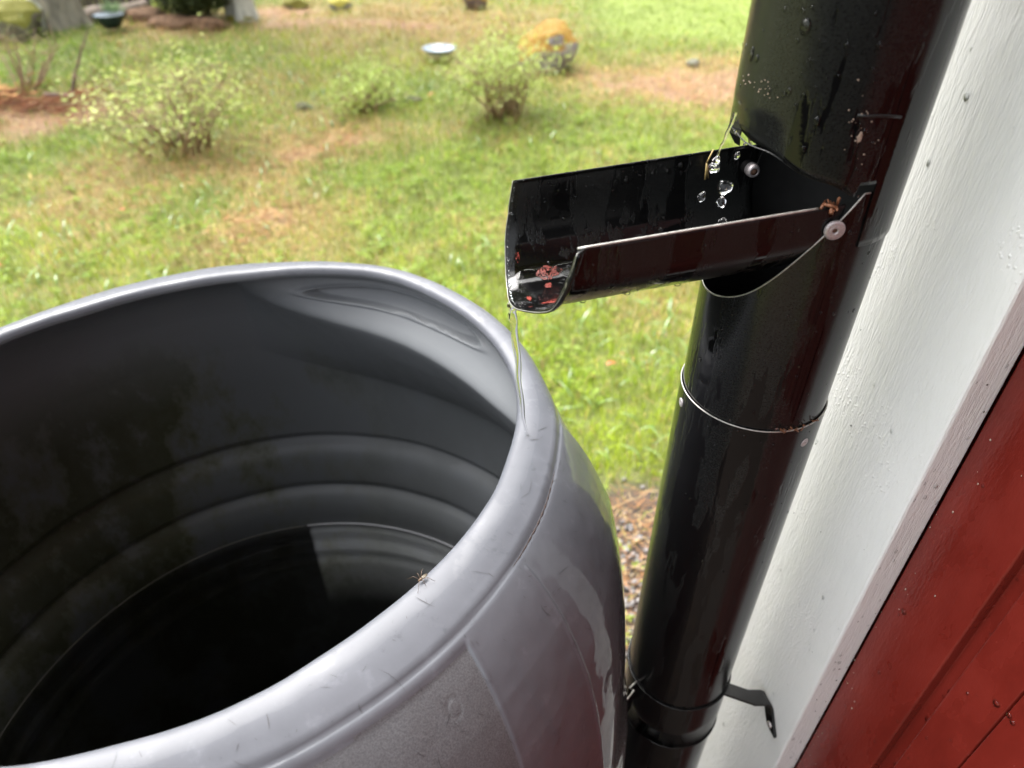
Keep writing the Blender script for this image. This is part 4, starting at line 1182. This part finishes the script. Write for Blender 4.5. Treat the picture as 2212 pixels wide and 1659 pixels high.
shrub(385, 322, .98, .45, 24, 2900, YG, 'largest yellow-green shrub with bare brown stems beyond the barrel', 1, lf=.52)
shrub(790, 236, .60, .23, 16, 1500, (.36, .46, .12), 'low rounded light green shrub between the two taller ones', 2)
shrub(1088, 262, .74, .44, 24, 2400, (.36, .45, .12), 'bushy green shrub in front of the mossy boulder', 3)
shrub(45, 205, .8, .42, 12, 500, (.20, .26, .05), 'sparse twiggy shrub with few leaves beside the brush pile', 4, lsize=.016)
# ------------------------------------------------------------------ garden: stones
def rock(name, px, py, size, label, cat, mat, seed, sub=4, sink=.25, yaw=0, cuts=5, group=None, tilt=0.):
    c = ground_at(px, py); r2 = np.random.default_rng(seed)
    V, F = ico(sub); V = V.copy()
    for k in range(cuts + 3):                 # flattened facets
        n = r2.normal(0, 1, 3); n /= np.linalg.norm(n); dd = r2.uniform(.62, .85); e = V @ n - dd
        V = V - np.clip(e, 0, None)[:, None] * n * .9
    nz = fbm(V[:, 0] * 2 + seed, V[:, 1] * 2 + V[:, 2] * 2.7, 4) - .5
    V = V * (1 + .34 * nz[:, None] + .10 * (fbm(V[:, 0:1] * 6 + seed, V[:, 1:2] * 6 + V[:, 2:3] * 5, 3) - .5))
    V = V * np.array(size) / 2; a = yaw
    M = np.array((Matrix.Rotation(a, 3, 'Z') @ Matrix.Rotation(tilt, 3, 'Y')))
    V = V @ M.T; V[:, 2] -= V[:, 2].min() + size[2] * sink
    o = mesh_obj(name, V, F, mat); o.location = tuple(c); setp(o, label, cat, group); return o
M_R1 = make_rock('granite_orange_moss', (.30, .28, .28), (.30, .165, .012), .96)
M_R2 = make_rock('granite_green_moss', (.22, .19, .16), (.22, .21, .03), .60)
M_R3 = make_rock('lichen_stone', (.42, .42, .37), (.40, .42, .34), .8)
M_R4 = make_rock('dark_stone', (.06, .055, .055), (.10, .10, .05), .99)
rock('boulder', 1170, 150, (.50, .42, .37), 'grey boulder capped with orange moss behind the right shrub', 'boulder', M_R1, 4, yaw=.1, tilt=-.42, sink=.20, cuts=0)
rock('boulder', 30, 78, (.62, .45, .40), 'large brown boulder with green moss at the far edge of the lawn', 'boulder', M_R2, 5, sink=.2)
rock('boulder', 86, 66, (.22, .2, .30), 'pale lichen-covered stone leaning against the mossy boulder', 'boulder', M_R3, 6, sink=.1)
rock('stone', 655, 228, (.11, .08, .06), 'small dark stone left of the low shrub', 'stone', M_R4, 7, 3)
rock('stone', 892, 226, (.13, .08, .06), 'dark flat stone between the low shrub and the right shrub', 'stone', M_R4, 8, 3)
rock('stone', 1497, 141, (.11, .09, .07), 'grey stone in the dry grass near the downpipe', 'stone', make_rock('grey_stone', (.14, .14, .16), (.14, .14, .1), .99), 9, 3)
rock('stone', 1028, 20, (.24, .2, .22), 'small stone with orange moss at the far edge left of the mown lawn', 'stone', make_rock('brown_moss_stone', (.14, .10, .09), (.40, .25, .02), .75), 10, 3)
rock('stone', 735, 14, (.24, .2, .14), 'flat grey stone topped with yellow moss right of the lichen trunk', 'stone', make_rock('yellow_moss_stone', (.25, .25, .26), (.34, .30, .03), .8), 12, 3)
rock('stone', 640, 10, (.26, .2, .16), 'yellow-green mossy stone beside the lichen-covered trunk', 'stone', M_R2, 13, 3)
# brown leaf and soil mounds
M_MOUND = simple('dead_bracken', (.17, .095, .05), .9, 0, 30, .6, .05)
rock('leaf_mound', 375, 62, (.40, .3, .16), 'low mound of brown dead leaves in front of the juniper', 'leaf mound', M_MOUND, 14, 3, .3)
rock('leaf_mound', 445, 60, (.45, .3, .13), 'flatter brown leaf mound left of the lichen trunk', 'leaf mound', M_MOUND, 15, 3, .3)
rock('leaf_mound', 318, 46, (.42, .3, .2), 'heap of brown bracken behind the planter bowl', 'leaf mound', M_MOUND, 16, 3, .3)

# dishes
def dish(px, py, r, h, label, mat, up_, prof, cat='dish', name='dish', tilt=(0, 0)):
    c = ground_at(px, py) + UP * up_
    t = thing(name, c, label, cat)
    M = np.array(Euler((tilt[0], tilt[1], 0)).to_matrix())
    V, F = lathe_vf([(a * r, z * h) for a, z in prof], 40, M, c); mesh_obj('bowl', V, F, mat, t)
    return t, c
M_ENAMEL = simple('pale_enamel', (.30, .35, .40), .15, 0, 20, .15)
dish(950, 128, .125, .035, 'pale blue-grey enamel dish lying in the grass', M_ENAMEL, .05, [(.01, 0), (.55, 0), (.8, .35), (.97, .95), (1.0, 1), (1.0, .9), (.98, .85), (.82, .2), (.55, -.15), (.01, -.15)])
t, c = dish(247, 72, .135, .10, 'dark green planter bowl holding pale water and a spiky plant', simple('green_glaze', (.012, .03, .03), .15), 0.03, [(.01, 0), (.5, 0), (.8, .5), (.95, .9), (1.0, 1), (.93, 1), (.9, .9), (.75, .5)], 'planter', 'planter')
V, F = lathe_vf([(.126, .094), (.00001, .094)], 30, None, c); mesh_obj('water_fill', V, F, M_ENAMEL, t)
m = 70; yaw = rng.uniform(0, 6.3, m)
leaf_quads(c + np.stack([rng.normal(.02, .03, m), rng.normal(.05, .02, m), np.full(m, .10)], -1), yaw, rng.uniform(.5, 1.5, m), rng.uniform(.06, .13, m), np.full(m, .012), np.tile([.22, .32, .16], (m, 1)), 'plant_leaves', M_LEAF, t)

# ------------------------------------------------------------------ trees, log, fence, brush
def tree(name, px, py, r, hgt, label, bark, crown_z, crown_r, leafc, seed, nl=2600, flare_=1.5, needle=False):
    c = ground_at(px, py) - UP * .05; r2 = random.Random(seed); rg = np.random.default_rng(seed)
    t = thing(name, c, label, 'tree', 'trees at the edge of the garden')
    zs = np.concatenate([[0, .04, .10, .2, .4], np.linspace(.8, hgt, 10)]); seg = 26; V = []
    for i, z in enumerate(zs):
        k = 1 + (flare_ - 1) * math.exp(-z / .09); rad = r * k * (1 - .8 * z / hgt)
        for j in range(seg):
            a = 2 * math.pi * j / seg; rr = rad * (1 + .07 * math.sin(5 * a + seed) * (1 + 1.5 * math.exp(-z / .12)) + .03 * math.sin(11 * a + z * 6))
            V.append(c + np.array([rr * math.cos(a) + .05 * math.sin(z * .6 + seed), rr * math.sin(a), z]))
    mesh_obj('trunk', np.array(V), grid_faces(len(zs), seg), bark, t)
    b = Bag(); P = []
    for k in range(46):
        z = r2.uniform(crown_z, hgt * .97); a = r2.uniform(0, 6.28); L = crown_r * (1.1 - .75 * (z - crown_z) / (hgt - crown_z)) * r2.uniform(.6, 1.1)
        p0 = c + UP * z; p1 = p0 + np.array([math.cos(a) * L, math.sin(a) * L, L * (-.15 if needle else .45)])
        b.tube([p0, (p0 + p1) / 2 + UP * .05 * L, p1], [r * .16, r * .1, .006], 5); P.append((p0, p1))
    b.build('limbs', bark, t)
    Q = np.array(P); idx = rg.integers(0, len(Q), nl); f = rg.uniform(.25, 1.05, nl)[:, None]
    X = Q[idx, 0] + (Q[idx, 1] - Q[idx, 0]) * f + rg.normal(0, .12, (nl, 3))
    leaf_quads(X, rg.uniform(0, 6.3, nl), rg.normal(0, .5, nl), rg.uniform(.12, .26, nl), rg.uniform(.06, .12, nl), np.array(leafc) * rg.uniform(.6, 1.4, (nl, 1)), 'crown', M_LEAF, t)
tree('broadleaf_tree', 128, 56, .19, 7, 'thick grey tree trunk between the lichen stone and the fallen log', make_bark('grey_bark', (.24, .22, .17)), 2.4, 2.4, (.09, .14, .03), 2)
tree('broadleaf_tree', 524, 36, .125, 6.5, 'slimmer pale lichen-covered trunk with a mossy foot', make_bark('lichen_bark', (.40, .40, .34)), 2.3, 2.2, (.09, .14, .03), 3, flare_=1.35)
# moss foot of the slim trunk
rock('moss_cushion', 520, 38, (.30, .22, .10), 'yellow-green moss cushion at the foot of the lichen-covered trunk', 'moss', simple('yellow_moss', (.22, .19, .02), .9, 0, 50, .4, .02), 31, 3, .3)
rock('moss_cushion', 130, 60, (.34, .22, .07), 'low orange-green moss cushion at the foot of the thick grey trunk', 'moss', simple('orange_moss', (.28, .20, .03), .9, 0, 50, .4, .02), 32, 3, .3)
# log with a pale sawn end
a0 = ground_at(188, 52) + UP * .06; a1 = ground_at(322, 27) + UP * .07
log = thing('fallen_log', a0, 'fallen grey log with a pale sawn end behind the planter', 'log')
P = [a0 + (a1 - a0) * f + UP * .01 * math.sin(f * 7) for f in np.linspace(0, 1, 9)]
V, F = tube_vf(P, np.linspace(.075, .05, 9), 14, False); mesh_obj('bark', V, F, make_bark('log_bark', (.26, .21, .17)), log)
M = frame_to(a0 - a1); V, F = lathe_vf([(.074, .0), (.05, .003), (.00001, .004)], 18, M, a0); mesh_obj('sawn_end', V, F, simple('sawn_wood', (.55, .33, .16), .7, 0, 40, .2), log)
# old plank fence at the back
f0 = on_z(168, 16, 0); f1 = on_z(330, 12, 0); f0[2] = f1[2] = 0
fence = thing('plank_fence', (f0 + f1) / 2, 'dark weathered upright plank fence behind the log', 'fence')
M_OLD = make_bark('old_plank', (.10, .08, .07)); dirf = (f1 - f0) / np.linalg.norm(f1 - f0); nf = np.array([dirf[1], -dirf[0], 0]); Lf = np.linalg.norm(f1 - f0)
npk = 9
for k in range(npk):
    w = Lf / npk; V, F = box_vf((k * w + .006, -.012 + .004 * (k % 3), 0), ((k + 1) * w - .006, .012 + .004 * (k % 3), 1.0 + .05 * random.random()), np.stack([dirf, nf, UP]), f0)
    mesh_obj('plank', V, F, M_OLD, fence, False)
for z in (.25, .8):
    V, F = box_vf((0, -.05, z), (Lf, -.014, z + .08), np.stack([dirf, nf, UP]), f0); mesh_obj('rail', V, F, M_OLD, fence, False)
# juniper
def juniper(px, py, w, h, seed):
    c = ground_at(px, py); rg = np.random.default_rng(seed); n = 7000
    t = thing('juniper_bush', c, 'dark green juniper bush at the far edge left of the lichen trunk', 'bush')
    V, F = tube_vf([c, c + UP * h * .8], [.03, .008], 6); mesh_obj('stems', V, F, make_bark('juniper_bark', (.15, .1, .07)), t)
    u = rg.normal(0, 1, (n, 3)); u /= np.linalg.norm(u, axis=1)[:, None]; k = rg.random(n) ** .4
    lump = 1 + .35 * (fbm(u[:, 0] * 3 + 9, u[:, 1] * 3 + u[:, 2] * 2, 3) - .5)
    P = c + u * (k * lump)[:, None] * np.array([w / 2, w / 2, h * .5]) + UP * h * .5
    leaf_quads(P, rg.uniform(0, 6.3, n), rg.normal(.4, .5, n), rg.uniform(.04, .09, n), rg.uniform(.012, .022, n), np.array([.065, .085, .03]) * rg.uniform(.5, 1.6, (n, 1)), 'foliage', M_LEAF, t)
juniper(430, 40, .80, .60, 4)
# brush pile with sticks
bc = ground_at(70, 245)
pile = thing('brush_pile', bc, 'pile of reddish dry needle branches and wood chips on the lawn', 'brush pile')
b = Bag(); r2 = random.Random(9)
for k in range(150):
    p = bc + np.array([r2.gauss(0, .22), r2.gauss(0, .10), abs(r2.gauss(.03, .03))]); a = r2.gauss(.2, .5); L = r2.uniform(.06, .26); d = np.array([math.cos(a), math.sin(a), r2.gauss(.05, .2)]) * L
    col = np.array([.24, .10, .05]) * r2.uniform(.5, 1.5); b.tube([p, p + d * .5 + UP * .008, p + d], [.004, .003, .0015], 4, color=col)
setp(b.build('twigs', M_TINT, pile), kind='stuff')
b = Bag()
for k in range(60):
    p = ground_at(18 + r2.gauss(0, 22), 232 + r2.gauss(0, 6)) + UP * abs(r2.gauss(.06, .03)); s = np.array([r2.uniform(.01, .035), r2.uniform(.01, .02), .006]); iv, jf = ico(1)
    b.add(iv * s + p, jf, color=np.array([.52, .28, .11]) * r2.uniform(.6, 1.25))
setp(b.build('wood_chips', M_TINT, pile, False), kind='stuff')
b = Bag(); s0 = ground_at(168, 240) + UP * .05; s1 = ground_at(185, 232) + UP * .16; s2_ = s1 + np.array([.16, .05, .26])
b.tube([ground_at(110, 236) + UP * .06, s0 + UP * .02, s1, (s1 + s2_) / 2 + UP * .01, s2_], [.016, .015, .011, .006, .003], 7); o = b.build('stick', make_bark('stick_bark', (.16, .10, .075)), pile)

# fallen leaves one can pick out
M_DEADLEAF = simple('dead_leaf', (.34, .12, .04), .5, 0, 100, .3)
leaf_c = [(757, 720, 'in the grass beyond the barrel rim'), (1145, 420, 'beside the mouth of the spout'), (10, 600, 'above the left end of the barrel rim'), (20, 585, 'next to another leaf above the left end of the rim'), (932, 218, 'on the dark flat stone'), (1326, 1260, 'on the gravel at the foot of the barrel'), (1318, 800, 'in the weeds left of the lower pipe'), (270, 470, 'in the left part of the lawn'), (1010, 905, 'hidden low by the barrel')]
for i, (px, py, wh) in enumerate(leaf_c[:8]):
    c = ground_at(px, py) + UP * .028; a = i * 1.7; d = np.array([math.cos(a), math.sin(a), .25]); s = np.array([-math.sin(a), math.cos(a), .1]); L = .028
    up1 = np.cross(d, s); V = [c - d * L, c - d * L * .2 + s * L * .5 + UP * .006, c + d * L, c - d * L * .2 - s * L * .5 + UP * .006, c]
    V = V + [v - UP * .0006 for v in V]
    F = [[0, 1, 4], [1, 2, 4], [2, 3, 4], [3, 0, 4], [6, 5, 9], [7, 6, 9], [8, 7, 9], [5, 8, 9]] + [[i_, 5 + i_, 5 + (i_ + 1) % 4, (i_ + 1) % 4] for i_ in range(4)]
    o = mesh_obj('fallen_leaf', np.array(V), F, M_DEADLEAF); setp(o, 'orange-brown fallen leaf ' + wh, 'leaf', 'fallen leaves on the lawn')

# far wood that closes the garden (reads as one dark mass)
def wood():
    V = []; F = []; C = []; r3 = random.Random(77)
    for k in range(90):
        a = r3.uniform(-1.5, 1.4); d = r3.uniform(17, 34); x, y = d * math.sin(a), d * math.cos(a)
        if a > .5 and d < 20: continue
        hh = r3.uniform(8, 14); w = hh * r3.uniform(.16, .22); n = 15
        for lv in range(9):
            z0 = .8 + (hh - .8) * lv / 9; rr = w * (1 - lv / 9.5) ; i = len(V); V.append(np.array([x, y, z0 + hh * .17]))
            ph0 = r3.uniform(0, 6)
            for j in range(n):
                q = rr * (r3.uniform(.75, 1.1) if j % 2 else r3.uniform(.5, .7)); an = ph0 + 2 * math.pi * j / n
                V.append(np.array([x + q * math.cos(an), y + q * math.sin(an), z0 + r3.uniform(-.2, .1)]))
            F += [[i, i + 1 + j, i + 1 + (j + 1) % n] for j in range(n)]
            C += [np.array([.028, .045, .018]) * r3.uniform(.7, 1.3)] * (n + 1)
        tv, tf = tube_vf([(x, y, 0), (x, y, hh * .5)], [.16, .1], 6); i = len(V); V += list(tv); F += [[q + i for q in f] for f in tf]; C += [np.array([.10, .07, .05])] * len(tv)
    o = mesh_obj('far_wood', np.array(V), F, M_TINT, smooth=False, colors=np.array(C)); setp(o, kind='stuff')
wood()
